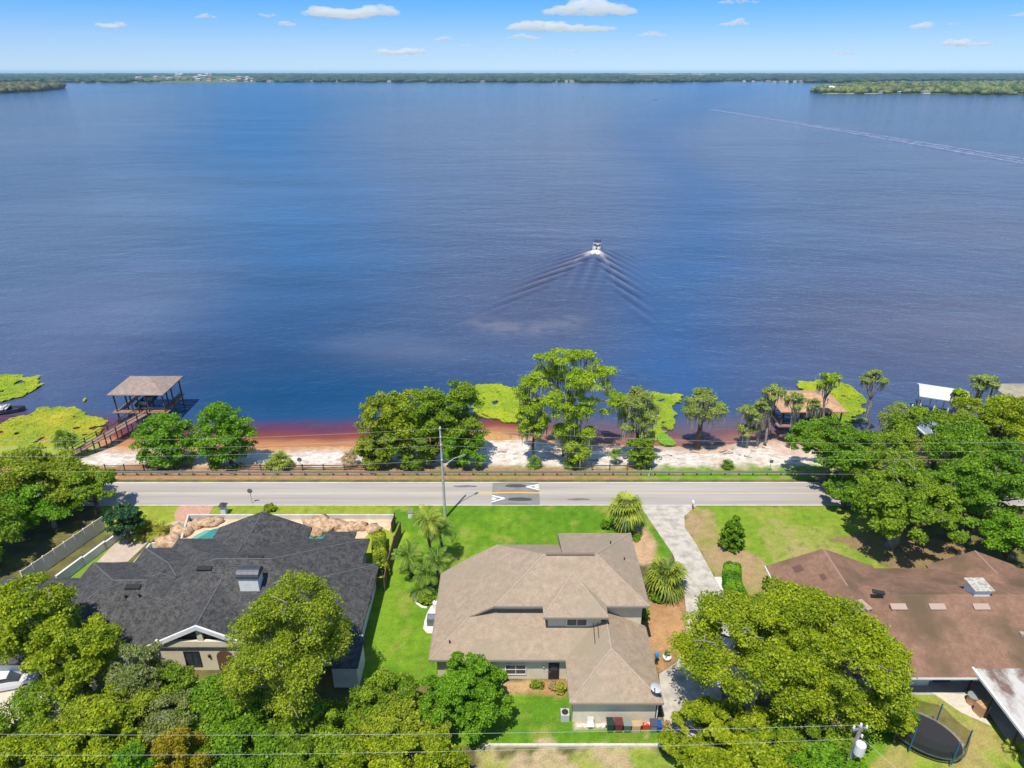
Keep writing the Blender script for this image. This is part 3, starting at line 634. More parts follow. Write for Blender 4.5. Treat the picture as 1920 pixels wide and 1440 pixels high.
# ------------------------------------------------------------------ house with the tan roof
M_rt = shingle_mat('tan_shingle', (.30, .225, .155), (.41, .315, .225), (.30, .25, .17), (.50, .72), amp=.6, cell=.16)
TH = thing('house', 'two storey cream stucco house with brown tan shingle roof and front garage wing', 'house', (3, 48, 0))
w = MB(); w.prism([(-7.0, 47.0), (-4.6, 47.0), (-4.6, 49.2), (-2.1, 49.2), (-2.1, 46.9), (5.3, 46.9), (5.3, 42.2), (12.5, 42.2), (12.5, 60.5), (5.3, 60.5), (5.3, 58.2), (-7.0, 58.2)], 0, 2.78)
w.build('wall', M_stucco, TH)
w = MB(); w.prism([(-1.4, 50.55), (3.4, 50.55), (3.4, 49.1), (8.4, 49.1), (8.4, 50.55), (12.5, 50.55), (12.5, 60.4), (5.3, 60.4), (5.3, 58.1), (-1.4, 58.1)], 2.8, 5.98); w.add([(-4.0, 50.56, 4.4), (-1.39, 50.56, 4.4), (-1.39, 50.56, 5.98), (-4.0, 50.56, 4.65)], [(0, 1, 2, 3)]); w.build('upper_wall', M_stucco, TH)
rf = MB()
a = (-7.6, 46.4, 2.95); b_ = (-4.1, 49.9, 4.77); c = (-1.6, 49.9, 6.1); d = (3.2, 54.4, 8.6); e = (8.3, 54.4, 8.6); f = (12.95, 49.9, 6.1); g_ = (12.95, 61.1, 6.1)
for pts in ([a, b_, (-4.1, 59.0, 4.77), (-7.6, 58.3, 2.95)], [b_, c, (-1.6, 59.1, 6.1), (-4.1, 59.0, 4.77)], [c, d, (-1.6, 59.1, 6.1)], [c, f, e, d], [f, g_, e], [d, (5, 54.4, 8.6), (5, 59.1, 6.1), (-1.6, 59.1, 6.1)], [(5, 54.4, 8.6), e, g_, (5, 61.1, 6.1)],
            [a, (4.9, 46.4, 2.95), (8.9, 50.4, 5.03), (8.9, 50.6, 5.12), (-3.5, 50.6, 5.12), b_], [(4.9, 46.4, 2.95), (4.9, 41.7, 2.95), (8.9, 45.7, 5.03), (8.9, 50.4, 5.03)],
            [(4.9, 41.7, 2.95), (12.95, 41.7, 2.95), (8.9, 45.7, 5.03)], [(12.95, 41.7, 2.95), (12.95, 50.6, 2.95), (8.9, 50.6, 5.03), (8.9, 45.7, 5.03)],
            [(2.9, 48.4, 6.13), (8.9, 48.4, 6.13), (5.9, 52.7, 7.72)], [(2.9, 48.4, 6.13), (5.9, 52.7, 7.72), (2.9, 50.0, 6.17)], [(8.9, 48.4, 6.13), (8.9, 50.0, 6.17), (5.9, 52.7, 7.72)]):
    rf.slab(pts, .2)
rf.add([(5, 54.6, 8.4), (5, 59.1, 6.0), (5, 61.1, 6.0)], [(0, 1, 2)])
ro = rf.build('roof', M_rt, TH)
M_cap = mat('tan_ridge_cap', (.45, .36, .28), .9, (.38, .30, .23), 3)
cp = MB()
for p, q in ((a, b_), (d, c), (f, e), (e, g_), ((12.95, 41.7, 2.95), (8.9, 45.7, 5.03)), ((4.9, 41.7, 2.95), (8.9, 45.7, 5.03)), ((2.9, 48.4, 6.13), (5.9, 52.7, 7.72)), ((8.9, 48.4, 6.13), (5.9, 52.7, 7.72)), ((8.9, 45.7, 5.03), (8.9, 50.4, 5.03))):
    cp.tube([Vector(p)+Vector((0, 0, .0)), Vector(q)+Vector((0, 0, .0))], .07, 5)
cp.build('ridge_cap', M_cap, TH)
MB().box((5.75, 54.35, 8.66), (4.8, .3, .08)).build('ridge_vent', mat('vent_brown', (.20, .15, .11)), TH)
fa = MB(); M_fascia = mat('tan_fascia', (.30, .25, .20), .7)
for (x0, y0, x1, y1, z) in ((-7.6, 46.4, 4.9, 46.4, 2.95), (4.9, 41.7, 12.95, 41.7, 2.95), (2.9, 48.4, 8.9, 48.4, 6.13), (-1.6, 49.9, 2.9, 49.9, 6.1), (8.9, 49.9, 12.95, 49.9, 6.1)):
    fa.box(((x0+x1)/2, y0-.03, z-.12), (x1-x0, .05, .2))
fa.box((12.99, 46.1, 2.83), (.05, 8.8, .2)).box((12.99, 55.5, 5.98), (.05, 11.2, .2)).box((-7.64, 52.3, 2.83), (.05, 11.8, .2))
fa.build('fascia', M_fascia, TH)
window(TH, (.35, 46.86, 1.25), 2.0, 1.3, 'x', bars=1, mid=True)
window(TH, (6.1, 49.06, 4.95), 2.0, 1.0, 'x', bars=1); window(TH, (-.2, 50.5, 5.62), 2.6, .55, 'x', M_dark, bars=2)
window(TH, (12.54, 55, 1.5), 1.6, 1.2, 'y'); window(TH, (12.54, 57, 4.5), 1.6, 1.1, 'y'); window(TH, (-7.04, 53, 1.4), 1.6, 1.2, 'y')
window(TH, (0, 58.24, 1.4), 2.4, 1.8, 'x'); window(TH, (0, 58.14, 4.6), 1.8, 1.1, 'x'); window(TH, (9, 60.54, 1.4), 1.8, 1.2, 'x'); window(TH, (9, 60.44, 4.6), 1.8, 1.1, 'x')
dr = MB().box((3.9, 46.87, 1.02), (1.0, .1, 2.04)).build('door', M_dark, TH); MB().box((3.9, 46.81, 1.5), (.6, .03, .8)).build('pane', M_pane, dr); MB().box((3.55, 46.79, 1.0), (.05, .08, .14)).build('handle', M_metal, dr)
MB().lathe((2.95, 46.82, 1.6), [(.05, -.12), (.09, -.05), (.09, .1), (.03, .16)], 8).build('wall_lamp', M_white, TH)
MB().box((-3.35, 47.2, 2.6), (2.4, .12, .3)).build('porch_beam', M_stucco, TH)
sd = MB().box((-3.35, 49.16, 1.1), (1.9, .06, 2.1)).build('sliding_door', M_pane, TH); MB().box((-3.35, 49.12, 1.1), (.06, .06, 2.1)).build('frame', M_dark, sd)
MB().box((12.54, 44.8, 1.05), (.06, 4.6, 2.1)).build('garage_door', M_white, TH)
MB().box((5.1, 46.6, 1.4), (.08, .08, 2.7)).box((12.62, 42.1, 1.35), (.08, .08, 2.6)).build('downpipe', M_white, TH)
for (x, y) in ((7.6, 47.8), (8.0, 47.8)): MB().tube([(x, 46.9, 4.42), (x+.02, 48.9, 4.98)], .03, 4).build('cable', M_dark, TH)
for (x, y, z) in ((-5.8, 47.7, 3.62), (11.4, 55.6, 6.85), (10.2, 57.4, 7.5)): MB().lathe((x, y, z), [(.05, 0), (.05, .25), (.09, .26), (.09, .32)], 8).build('vent_pipe', M_dark, TH)
sdish = thing('satellite_dish', 'grey satellite dish on the garage roof corner', 'satellite dish', (12.1, 42.4, 3.3))
MB().tube([(12.1, 42.4, 3.1), (12.1, 42.4, 3.9), (12.3, 42.2, 4.2)], .04, 6).build('mast', M_metal, sdish)
dv = []; 
m_ = MB(); cc = Vector((12.3, 42.1, 4.3)); ax = Vector((-.45, -.7, .45)).normalized(); aa = ax.cross(Vector((0, 0, 1))).normalized(); bb = ax.cross(aa); n = 16; V = [cc-ax*.0]; F = []
for r_, k_ in ((.25, .03), (.48, .12)):
    for i in range(n): t = 6.2832*i/n; V.append(cc+aa*r_*math.cos(t)+bb*r_*.85*math.sin(t)+ax*k_)
F = [(0, 1+(i+1) % n, 1+i) for i in range(n)] + [(1+i, 1+(i+1) % n, 1+n+(i+1) % n, 1+n+i) for i in range(n)]
m_.add(V, F).build('dish', mat('dish_grey', (.5, .5, .5), .5), sdish, True); MB().tube([cc+bb*.4, cc+ax*.5], .02, 5).box(tuple(cc+ax*.52), (.1, .1, .12)).build('receiver', M_dark, sdish)
# ------------------------------------------------------------------ house with the charcoal roof
M_rg = shingle_mat('charcoal_shingle', (.042, .040, .039), (.098, .095, .092), None, amp=1.0, cell=.2)
GH = thing('house', 'white stucco house with sprawling charcoal shingle roof and front gable', 'house', (-29, 54, 0))
GHIP = [hip(-46, -30, 47.8, 60, 3, .45), hip(-41.5, -30, 47.8, 62.5, 3.0, .45), hip(-38.5, -16.4, 47.8, 64.2, 3, .45), hip(-34.6, -23.6, 55, 66.3, 3, .42, 'NS'), hip(-34.4, -23.8, 47.85, 60, 3.0, .50, 'SN'),
        hip(-26, -14.5, 48.9, 59.8, 3, .45), hip(-21.8, -18.2, 58, 65.5, 3, .45), hip(-54, -44.5, 46, 57.6, 2.9, .34)]
roof_union(GHIP, .22).build('roof', M_rg, GH)
w = MB()
for (x0, x1, y0, y1) in ((-45.5, -34, 48.3, 59.5), (-41, -34, 52, 62), (-34.1, -24.1, 48.6, 65.7), (-24, -16.9, 48.4, 63.7), (-16.8, -15.0, 49.4, 59.3), (-21.4, -18.6, 63.8, 65.0), (-53.4, -45.6, 46.5, 57.1)):
    w.prism([(x0, y0), (x1, y0), (x1, y1), (x0, y1)], 0, 2.9)
w.build('wall', M_stucco_w, GH)
def gable(y, x0, x1, z0, s, yt, m1=M_stucco_w, par=GH, name='gable_wall'):
    xm = (x0+x1)/2; zt = z0+s*(xm-x0)
    return MB().add([(x0, y, z0), (x1, y, z0), (xm, y, zt), (x0, yt, z0), (x1, yt, z0), (xm, yt, zt)], [(0, 1, 2), (5, 4, 3), (0, 3, 4, 1), (1, 4, 5, 2), (2, 5, 3, 0)]).build(name, m1, par)
gable(65.6, -34.1, -24.1, 2.9, .42, 65.4)
# front gable with its white rake boards, recessed porch and arch
M_porch = mat('porch_cream', (.72, .64, .46), .9, (.64, .56, .40), 1)
xm = -29.1
gb = MB()
for q in (-1, 1):
    xe = xm+q*5.35; z0 = 2.98; z1 = 2.98+.50*5.3
    gb.add([(xe, 47.7, z0-.42), (xm, 47.7, z1-.42), (xm, 47.7, z1+.06), (xe, 47.7, z0+.06), (xe, 47.9, z0-.42), (xm, 47.9, z1-.42), (xm, 47.9, z1+.06), (xe, 47.9, z0+.06)], [(0, 1, 2, 3), (7, 6, 5, 4), (0, 4, 5, 1), (3, 2, 6, 7), (0, 3, 7, 4)])
gb.build('rake_board', M_white, GH)
MB().box((xm, 48.1, 4.35), (.5, .2, 1.5)).build('king_post', M_porch, GH)
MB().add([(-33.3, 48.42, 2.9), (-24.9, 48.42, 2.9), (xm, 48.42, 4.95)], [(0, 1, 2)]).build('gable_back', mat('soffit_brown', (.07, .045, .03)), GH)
for x in (-33.9, -24.3): MB().box((x, 47.95, 1.4), (.6, .6, 2.8)).build('porch_pillar', M_stucco_w, GH)
MB().box((xm, 48.09, 1.8), (8.6, .3, 3.6)).build('porch_wall', M_porch, GH)
window(GH, (-30.2, 47.93, 1.45), 1.5, 1.9, 'x', M_dark, bars=1)
ar = MB(); k = 10; pts = [(-27.9, .05)]+[(-27.1-.8*math.cos(math.pi*i/k), 1.7+.8*math.sin(math.pi*i/k)) for i in range(k+1)]+[(-26.3, .05)]
ar.add([(p[0], 47.88, p[1]) for p in pts]+[(p[0], 47.96, p[1]) for p in pts], [tuple(range(len(pts)))]+[(i, i+1, i+1+len(pts), i+len(pts)) for i in range(len(pts)-1)])
dr = ar.build('arched_door', mat('brown_door', (.14, .08, .05), .6), GH); MB().box((-26.5, 47.84, 1.1), (.05, .05, .3)).build('handle', M_metal, dr)
MB().lathe((-28.55, 47.84, 1.9), [(.06, -.2), (.12, -.1), (.12, .12), (.02, .2)], 8).build('wall_lamp', M_dark, GH)
for (x, y) in ((-43.5, 48.27), (-38.5, 48.27), (-21, 48.37)): window(GH, (x, y, 1.5), 1.6, 1.3, 'x', bars=1)
for (y) in (51, 56): window(GH, (-14.97, y, 1.5), 1.5, 1.2, 'y')
for x in (-32, -27, -40): window(GH, (x, 65.74 if x > -35 else 62.04, 1.3), 2.2, 2.0, 'x')
ch = MB().box((-25.9, 53.5, 5.55), (1.9, 1.3, 2.7)).build('chimney', M_white, GH)
k = 10; cpm = MB(); V = []; F = []
for i in range(k+1):
    t = math.pi*i/k
    for xx in (-27.0, -24.8): V.append((xx, 53.5-.78*math.cos(t), 6.9+.72*math.sin(t)))
F = [(2*i, 2*i+2, 2*i+3, 2*i+1) for i in range(k)] + [tuple(range(0, 2*k+2, 2))[::-1], tuple(range(1, 2*k+2, 2))]
for xx in (-26.45, -25.9, -25.35):
    for i in range(k):
        t0, t1 = math.pi*i/k, math.pi*(i+1)/k
        n_ = len(V); V += [(xx-.03, 53.5-.81*math.cos(t0), 6.9+.75*math.sin(t0)), (xx+.03, 53.5-.81*math.cos(t0), 6.9+.75*math.sin(t0)), (xx+.03, 53.5-.81*math.cos(t1), 6.9+.75*math.sin(t1)), (xx-.03, 53.5-.81*math.cos(t1), 6.9+.75*math.sin(t1))]; F.append((n_, n_+3, n_+2, n_+1))
cpm.add(V, F).build('cap', mat('dark_metal', (.10, .10, .11), .4, metal=.5), ch)
for (x, y) in ((-37.6, 53.2), (-31.1, 55.0), (-26.3, 56.2)):
    z = roof_z(GHIP, x, y); MB().box((x, y, z+.08), (1.5, .5, .22), rx=.3).build('roof_vent', M_black, GH)
def ridge_line(hips, a_, b2, m_, par, rad=.07):
    n_ = 24; pts = []
    for i in range(n_+1):
        x_, y_ = a_[0]+(b2[0]-a_[0])*i/n_, a_[1]+(b2[1]-a_[1])*i/n_; pts.append((x_, y_, roof_z(hips, x_, y_)+.0))
    MB().tube(pts, rad, 5).build('ridge_cap', m_, par)
M_gcap = mat('charcoal_ridge_cap', (.15, .148, .145), .9, (.10, .098, .096), 3)
for a_, b2 in (((-16.5, 64.1), (-24.6, 56.0)), ((-24.6, 56.0), (-31.0, 56.0)), ((-14.6, 59.7), (-20.0, 54.3)), ((-14.6, 49.0), (-19.8, 54.2)), ((-29.1, 48.0), (-29.1, 54.5)), ((-29.1, 66.2), (-29.1, 57.5)), ((-45.9, 59.9), (-39.9, 53.9)), ((-41.4, 62.4), (-34.4, 55.4)), ((-45.9, 47.9), (-39.9, 53.9)), ((-39.9, 53.9), (-36.5, 53.9)), ((-34.4, 55.15), (-37.5, 55.15))):
    ridge_line(GHIP, a_, b2, M_gcap, GH)
for (x, y) in ((-37.9, 52.2), (-36.6, 52.3)): MB().lathe((x, y, roof_z(GHIP, x, y)-.05), [(.08, 0), (.08, .35), (.12, .36), (.12, .42)], 8).build('vent_pipe', M_black, GH)
sh = thing('shed_wing', 'small white flat roofed lean-to at the right end of the charcoal roofed house', 'shed', (-15.3, 50, 0))
MB().box((-15.35, 47.0+.4, 1.3), (2.3, 3.0, 2.6)).build('wall', M_stucco_w, sh)
MB().slab([(-16.7, 45.8, 2.62), (-14.05, 45.8, 2.62), (-14.05, 49.2, 2.95), (-16.7, 49.2, 2.95)], .14).build('roof', M_rg, sh)
MB().box((-15.4, 49.3, 2.98), (2.3, .1, .14)).build('flashing', M_white, sh)
# pool yard: white wall, rocks, pool
M_wallp = mat('wall_paint', (.62, .58, .52), .8, (.5, .46, .4), 1)
pw = thing('garden_wall', 'low white wall round the pool yard behind the charcoal roofed house', 'wall', (-30, 70, 0))
def wall_run(pts, h, t, m_, par, name='wall', z0=0):
    mb = MB()
    for p, q in zip(pts[:-1], pts[1:]):
        d = Vector((q[0]-p[0], q[1]-p[1])); L_ = d.length; mb.box(((p[0]+q[0])/2, (p[1]+q[1])/2, z0+h/2), (L_+t, t, h), rz=math.atan2(d.y, d.x))
    return mb.build(name, m_, par)
wall_run([(-43.6, 58.5), (-43.3, 66.2)], .7, .22, M_wallp, pw); wall_run([(-43.0, 66.35), (-39.7, 66.35)], .75, .22, M_wallp, pw); wall_run([(-39.8, 66.6), (-41.2, 72.0)], .72, .22, M_wallp, pw); wall_run([(-41.0, 72.1), (-15.0, 72.1)], .7, .22, M_wallp, pw)
sheet('pool_deck', [(-43.2, 60), (-15.2, 60), (-15.2, 72), (-41, 72), (-40, 66.5), (-43.2, 66.5)], mat('deck_stone', (.52, .36, .22), .9, (.66, .50, .34), .6, thr=(.4, .6), bump=.3), .03, 'tan stone deck round the pool')
sheet('pool_lawn', [(-43, 62), (-40, 62), (-40, 66.1), (-43, 66.1)], mat('strip_grass', (.24, .32, .03), .95, G1, 1), .04, 'strip of grass beside the pool wall')
sheet('pool_side_lawn', [(-18.2, 60.5), (-14.2, 60.5), (-14.2, 69.0), (-17.0, 70.6), (-18.6, 67)], mat('strip_grass2', (.27, .33, .03), .95, (.22, .29, .02), 1), .045, 'curved patch of grass at the end of the pool yard')
pl = thing('swimming_pool', 'green tinted swimming pool behind the charcoal roofed house', 'swimming pool', (-31, 68, 0))
pp = smooth_poly([(-39.6, 65.6), (-36.6, 65.2), (-24, 65.0), (-22.3, 66.6), (-21.9, 69.3), (-25, 70.6), (-35, 70.5), (-38.2, 69.8)], 2)
M_pool = mat('pool_water', (.03, .20, .17), .08, (.05, .26, .22), 1.2, spec=.5, bump=.1)
MB().prism(pp, .0, .07).build('water', M_pool, pl)
MB().prism(smooth_poly([(-39.9, 66.2), (-39.1, 68.6), (-37.9, 69.9), (-37.5, 69.4), (-38.6, 67.9), (-39.1, 65.8)], 1), .02, .085).build('tanning_ledge', mat('pool_ledge', (.16, .34, .27), .15, spec=.5), pl)
def rock(x, y, r, h, label, seed):
    V0, F0 = ICO; q = random.Random(seed); V = []
    for v in V0:
        n_ = mn.noise(Vector(v*1.3)+Vector((seed*3.1, 0, 0)))*.6+mn.noise(Vector(v*3.1)+Vector((0, seed*2.3, 0)))*.4
        V.append((x+v[0]*r*(1+n_), y+v[1]*r*.8*(1+n_), max(-.05, h*.35+v[2]*h*(.75+n_))))
    tag(mesh_obj('boulder', V, F0, M_rock, loc=(x, y, 0)), label, 'boulder', 'tan boulders round the pool')
for i, (u, v, r, h, lb) in enumerate([(318, 1016, 1.5, 1.1, 'largest flat tan boulder at the left end of the pool'), (345, 1024, 1.3, .9, 'tan boulder between the largest one and the pool water'), (338, 998, 1.5, 1.0, 'tan boulder behind the largest one at the left end of the pool'),
        (362, 985, 1.2, .8, 'tan boulder at the left far corner of the pool'), (385, 981, 1.1, .8, 'tan boulder second from the left along the far pool edge'), (402, 979, 1.0, .6, 'tan boulder where the roof gable hides the pool edge, left side'), (597, 985, 1.7, 1.3, 'largest rounded boulder right of the roof gable'),
        (616, 989, 1.3, 1.1, 'rounded boulder right of the largest one by the gable'), (636, 984, 1.2, .8, 'low boulder before the far white wall, middle of its row'), (655, 988, 1.1, .8, 'low boulder just right of the middle of its row'),
        (676, 986, 1.2, .7, 'flat boulder near the right end of the white wall'), (590, 999, .9, .8, 'small boulder at the right corner of the pool'), (700, 990, 1.0, .6, 'last boulder before the right end of the wall'), (640, 998, 1.1, .5, 'flat boulder beside the small roof wing')]):
    x, y, _ = P(u, v, .3); rock(x, y, r, h, lb, i+1)
# fences
M_tanf = mat('tan_fence_panel', (.80, .68, .50), .9, (.70, .58, .42), 1)
fn = thing('panel_fence', 'tall tan panel fence running from the trees to the left side yard', 'fence', (-53, 65, 0))
p, q = P(48, 1097), P(198, 992); 
for i in range(8):
    a0_, a1_ = i/8, (i+1)/8; A = (p[0]+(q[0]-p[0])*a0_, p[1]+(q[1]-p[1])*a0_); B = (p[0]+(q[0]-p[0])*a1_, p[1]+(q[1]-p[1])*a1_)
    wall_run([A, B], 1.9, .07, M_tanf, fn, 'panel'); MB().box((A[0], A[1], 1.0), (.14, .14, 2.0)).build('post', M_tanf, fn)
sw = thing('retaining_wall', 'stepped white wall beside the tan panel fence', 'wall', (-51, 62, 0))
p, q = P(112, 1095), P(238, 1000)
for i, h in enumerate((1.25, 1.1, .95)):
    A = (p[0]+(q[0]-p[0])*i/3, p[1]+(q[1]-p[1])*i/3); B = (p[0]+(q[0]-p[0])*(i+1)/3, p[1]+(q[1]-p[1])*(i+1)/3); wall_run([A, B], h, .25, M_stucco_w, sw, 'wall')
sheet('side_lawn', wp([(130, 1085), (165, 1085), (245, 1015), (225, 1010)]), mat('side_grass', (.12, .22, .02), .95, (.18, .27, .03), 1), .012, 'narrow lawn beside the stepped white wall')
wf = thing('board_fence', 'dark board fence between the hedge and the bright lawn', 'fence', (-12.5, 62, 0))
bp = [P(752, 1003), P(740, 1030), P(728, 1075), P(722, 1108)]
for A, B in zip(bp[:-1], bp[1:]): wall_run([A, B], 1.75, .08, M_wood, wf, 'boards')
for A in bp: MB().box((A[0], A[1], .95), (.13, .13, 1.9)).build('post', M_post, wf)
gt = thing('gate', 'short dark gate at the right end of the white pool wall', 'gate', (-14.6, 70, 0)); A, B = P(735, 1000), P(741, 984); wall_run([A, B], 1.6, .08, M_wood, gt, 'gate_panel'); MB().box((B[0], B[1], .9), (.14, .14, 1.8)).build('post', M_post, gt)
# ------------------------------------------------------------------ house with the red brown roof
M_rr = shingle_mat('red_shingle', (.20, .112, .072), (.285, .170, .112), (.125, .085, .05), (.46, .66), amp=.6, cell=.2)
RH = thing('house', 'long low house with red brown shingle roof and white chimney', 'house', (42, 52, 0))
RHIP = [hip(30.5, 62, 44.3, 59, 3, .4), hip(27.6, 39.3, 45.5, 59.4, 3, .4, 'N'), hip(45.2, 54.8, 50, 59.6, 3, .4, 'N')]
roof_union(RHIP, .2).build('roof', M_rr, RH)
w = MB()
for (x0, x1, y0, y1) in ((28.2, 38.7, 46.1, 58.8), (38.72, 45.7, 46.6, 58.5), (45.72, 54.2, 47.2, 58.9), (54.22, 61.4, 45, 58.4)): w.prism([(x0, y0), (x1, y0), (x1, y1), (x0, y1)], 0, 2.9)
w.build('wall', M_stucco_w, RH)
gable(58.8, 28.2, 38.7, 2.9, .38, 58.6, par=RH); gable(59.0, 45.8, 54.2, 2.9, .38, 58.8, par=RH)
MB().box((27.55, 52.45, 2.92), (.1, 13.9, .22)).box((46.2, 44.26, 2.92), (30.5, .06, .2)).build('fascia', M_white, RH)
ch = MB().box((45.4, 52.2, 5.95), (1.5, 1.5, 1.3)).build('chimney', M_white, RH); MB().box((45.4, 52.2, 6.66), (1.9, 1.9, .12)).build('cap', mat('lichen_slab', (.50, .46, .38), .9, (.28, .26, .20), 3, thr=(.45, .6)), ch)
M_sky = mat('skylight_lens', (.40, .29, .23), .4, spec=.5)
for (x, y, w_, rz) in ((36.9, 50.4, 1.5, 0), (40.6, 50.4, 1.5, 0), (44.8, 50.4, 1.5, 0), (34.0, 51.0, 1.4, 1.9)):
    z = roof_z(RHIP, x, y)+.1; s_ = MB().box((x, y, z), (w_, .62, .14), rz=rz, rx=.38 if not rz else 0).build('skylight', M_sky, RH)
MB().box((35.7, 52.0, 5.9), (1.1, .5, .14), rz=-.3).build('roof_vent', M_dark, RH)
for (x, y) in ((45.2, 46.3), (37.2, 52.3)): MB().lathe((x, y, roof_z(RHIP, x, y)), [(.05, 0), (.05, .35), (.02, .36)], 8).build('vent_pipe', M_metal, RH)
MB().box((47.3, 47.9, roof_z(RHIP, 47.3, 47.9)+.12), (.4, .4, .3)).build('vent_box', M_sky, RH)
pa = MB()
M_patch = mat('old_shingle_patch', (.13, .065, .05), .9)
for (u, v, wd, ln) in ((1497, 1062, .9, 1.0), (1556, 1070, 1.3, 1.5), (1563, 1082, 1.1, .8), (1542, 1087, .5, .9)):
    x, y, _ = P(u, v, 4.4); z = roof_z(RHIP, x, y)
    g1 = [(x-wd/2, y-ln/2), (x+wd/2, y-ln/2), (x+wd/2, y+ln/2), (x-wd/2, y+ln/2)]; pa.add([(a_, b2, roof_z(RHIP, a_, b2)+.012) for a_, b2 in g1], [(0, 1, 2, 3)])
pa.build('roof_patch', M_patch, RH)
for q in ([(33.45, 59.3, 5.32), (33.45, 53.5, 5.32)], [(50, 59.5, 4.92), (50, 55.8, 4.92)]): MB().tube(q, .10, 5).build('ridge_cap', mat('red_ridge_cap', (.36, .21, .16), .9), RH)
for x in (33, 37.0, 43.5): window(RH, (x, 46.06 if x < 38.7 else 46.56, 1.5), 1.6, 1.3, 'x', bars=1)
dr = MB().box((40.2, 46.57, 1.05), (1.6, .08, 2.1)).build('door', M_dark, RH); MB().box((40.2, 46.51, 1.05), (1.2, .03, 1.8)).build('pane', M_pane, dr)
for y in (50, 55): window(RH, (28.17, y, 1.5), 1.5, 1.2, 'y')
for x in (31, 36, 42, 48, 52): window(RH, (x, 58.84 if x < 39 else (58.54 if x < 45 else 58.94), 1.4), 1.8, 1.2, 'x')
pt = thing('patio_cover', 'flat weathered patio roof with white edge beside the red brown roof', 'patio roof', (46, 42, 0))
M_flat = mat('weathered_flat_roof', (.50, .47, .42), .85, (.17, .11, .085), .32, thr=(.44, .56), detail=6, stretch=(1, .5, 1))
MB().slab([(41.6, 35.0, 3.12), (60, 35.0, 3.12), (60, 45.9, 3.32), (41.5, 45.9, 3.32)], .12).build('roof', M_flat, pt)
MB().slab([(41.4, 35.0, 3.15), (41.6, 35.0, 3.15), (41.5, 45.95, 3.37), (41.3, 45.95, 3.37)], .24).box((50.6, 45.98, 3.24), (18.6, .1, .24)).build('gutter', M_white, pt)
for y in (36, 39.3, 42.6, 45.2): MB().box((41.75, y, 1.5), (.14, .14, 3.0)).build('post', M_dark, pt)
# ------------------------------------------------------------------ boathouses, pier
def boathouse(x0, x1, y0, y1, ze, s, zd, roofm, label, postm=M_post, railm=M_post, hipm='', zridge=None, deckw=1.3, braces=True):
    t = thing('boathouse', label, 'boathouse', ((x0+x1)/2, (y0+y1)/2, LAKE))
    h = hip(x0, x1, y0, y1, ze, s, hipm); roof_union([h], .15).build('roof', roofm, t)
    xs = np.linspace(x0+.6, x1-.6, 4); ys = np.linspace(y0+.7, y1-.7, 3)
    for i, x in enumerate(xs):
        for j, y in enumerate(ys):
            if 0 < i < 3 and j == 1: continue
            MB().tube([(x, y, -4), (x, y, ze+.1)], .13, 7).build('piling', postm, t)
    d = MB(); d.box(((x0+x1)/2, y0+.2+deckw/2, zd), (x1-x0, deckw, .14)); d.box((x0+.5+deckw*.3, (y0+y1)/2+.5, zd), (deckw*.7, y1-y0-1, .13)); d.box((x1-.5-deckw*.3, (y0+y1)/2+.5, zd), (deckw*.7, y1-y0-1, .13)); d.build('deck', M_deck, t)
    f_ = MB(); f_.box(((x0+x1)/2, y0+.7, ze-.1), (x1-x0-1, .16, .22)).box(((x0+x1)/2, y1-.7, ze-.1), (x1-x0-1, .16, .22)).box((x0+.6, (y0+y1)/2, ze-.1), (.16, y1-y0-1.2, .22)).box((x1-.6, (y0+y1)/2, ze-.1), (.16, y1-y0-1.2, .22)); f_.build('beam', postm, t)
    if braces:
        b2 = MB()
        for x in xs: b2.tube([(x, y0+.7, -.9), (x+1.6, y0+.7, .4)], .06, 5); 
        for y in ys[:-1]: b2.tube([(x1-.6, y, -.9), (x1-.6, y+2.2, .6)], .06, 5)
        b2.build('cross_brace', postm, t)
        r_ = MB(); r_.box(((x0+x1)/2+2.2, y0+.25, zd+.9), ((x1-x0)*.4, .08, .08)).box((x1-.5, (y0+y1)/2, zd+.9), (.08, y1-y0-1, .08)).box((x1-.5, (y0+y1)/2, zd+.5), (.06, y1-y0-1, .06)); r_.build('railing', railm, t)
    return t
M_rbh = shingle_mat('boathouse_shingle', (.25, .19, .155), (.36, .28, .235), amp=.6)
bh = boathouse(-66.2, -57.0, 100.6, 108.2, 4.0, .42, .55, M_rbh, 'brown hip roofed boathouse at the end of the long pier')
pr = thing('pier', 'long wooden pier with railings leading to the brown boathouse', 'pier', (-63, 94, 0))
A = Vector((-65.6, 86.6, .35)); B = Vector((-60.9, 100.6, .62)); d = (B-A); nrm = Vector((-d.y, d.x, 0)).normalized(); n = 7
MB().box(tuple((A+B)/2), (d.length, 1.5, .12), rz=math.atan2(d.y, d.x)).build('walkway', M_deck, pr)
for s in (-1, 1):
    rl = MB()
    for i in range(n+1):
        p = A+d*i/n+nrm*.8*s; MB().box((p.x, p.y, p.z-.7), (.15, .15, 3.4)).build('post', M_post, pr)
    for zz in (.95, .5): rl.tube([A+nrm*.8*s+Vector((0, 0, zz)), B+nrm*.8*s+Vector((0, 0, zz))], .05, 5)
    rl.build('railing', M_post, pr)
M_hull = mat('boat_hull_white', (.72, .72, .70), .3, spec=.5); M_hulld = mat('boat_hull_dark', (.05, .06, .08), .3, spec=.5); M_seat = mat('boat_seat', (.55, .52, .46), .7); M_canvas = mat('boat_canvas', (.04, .05, .08), .8)
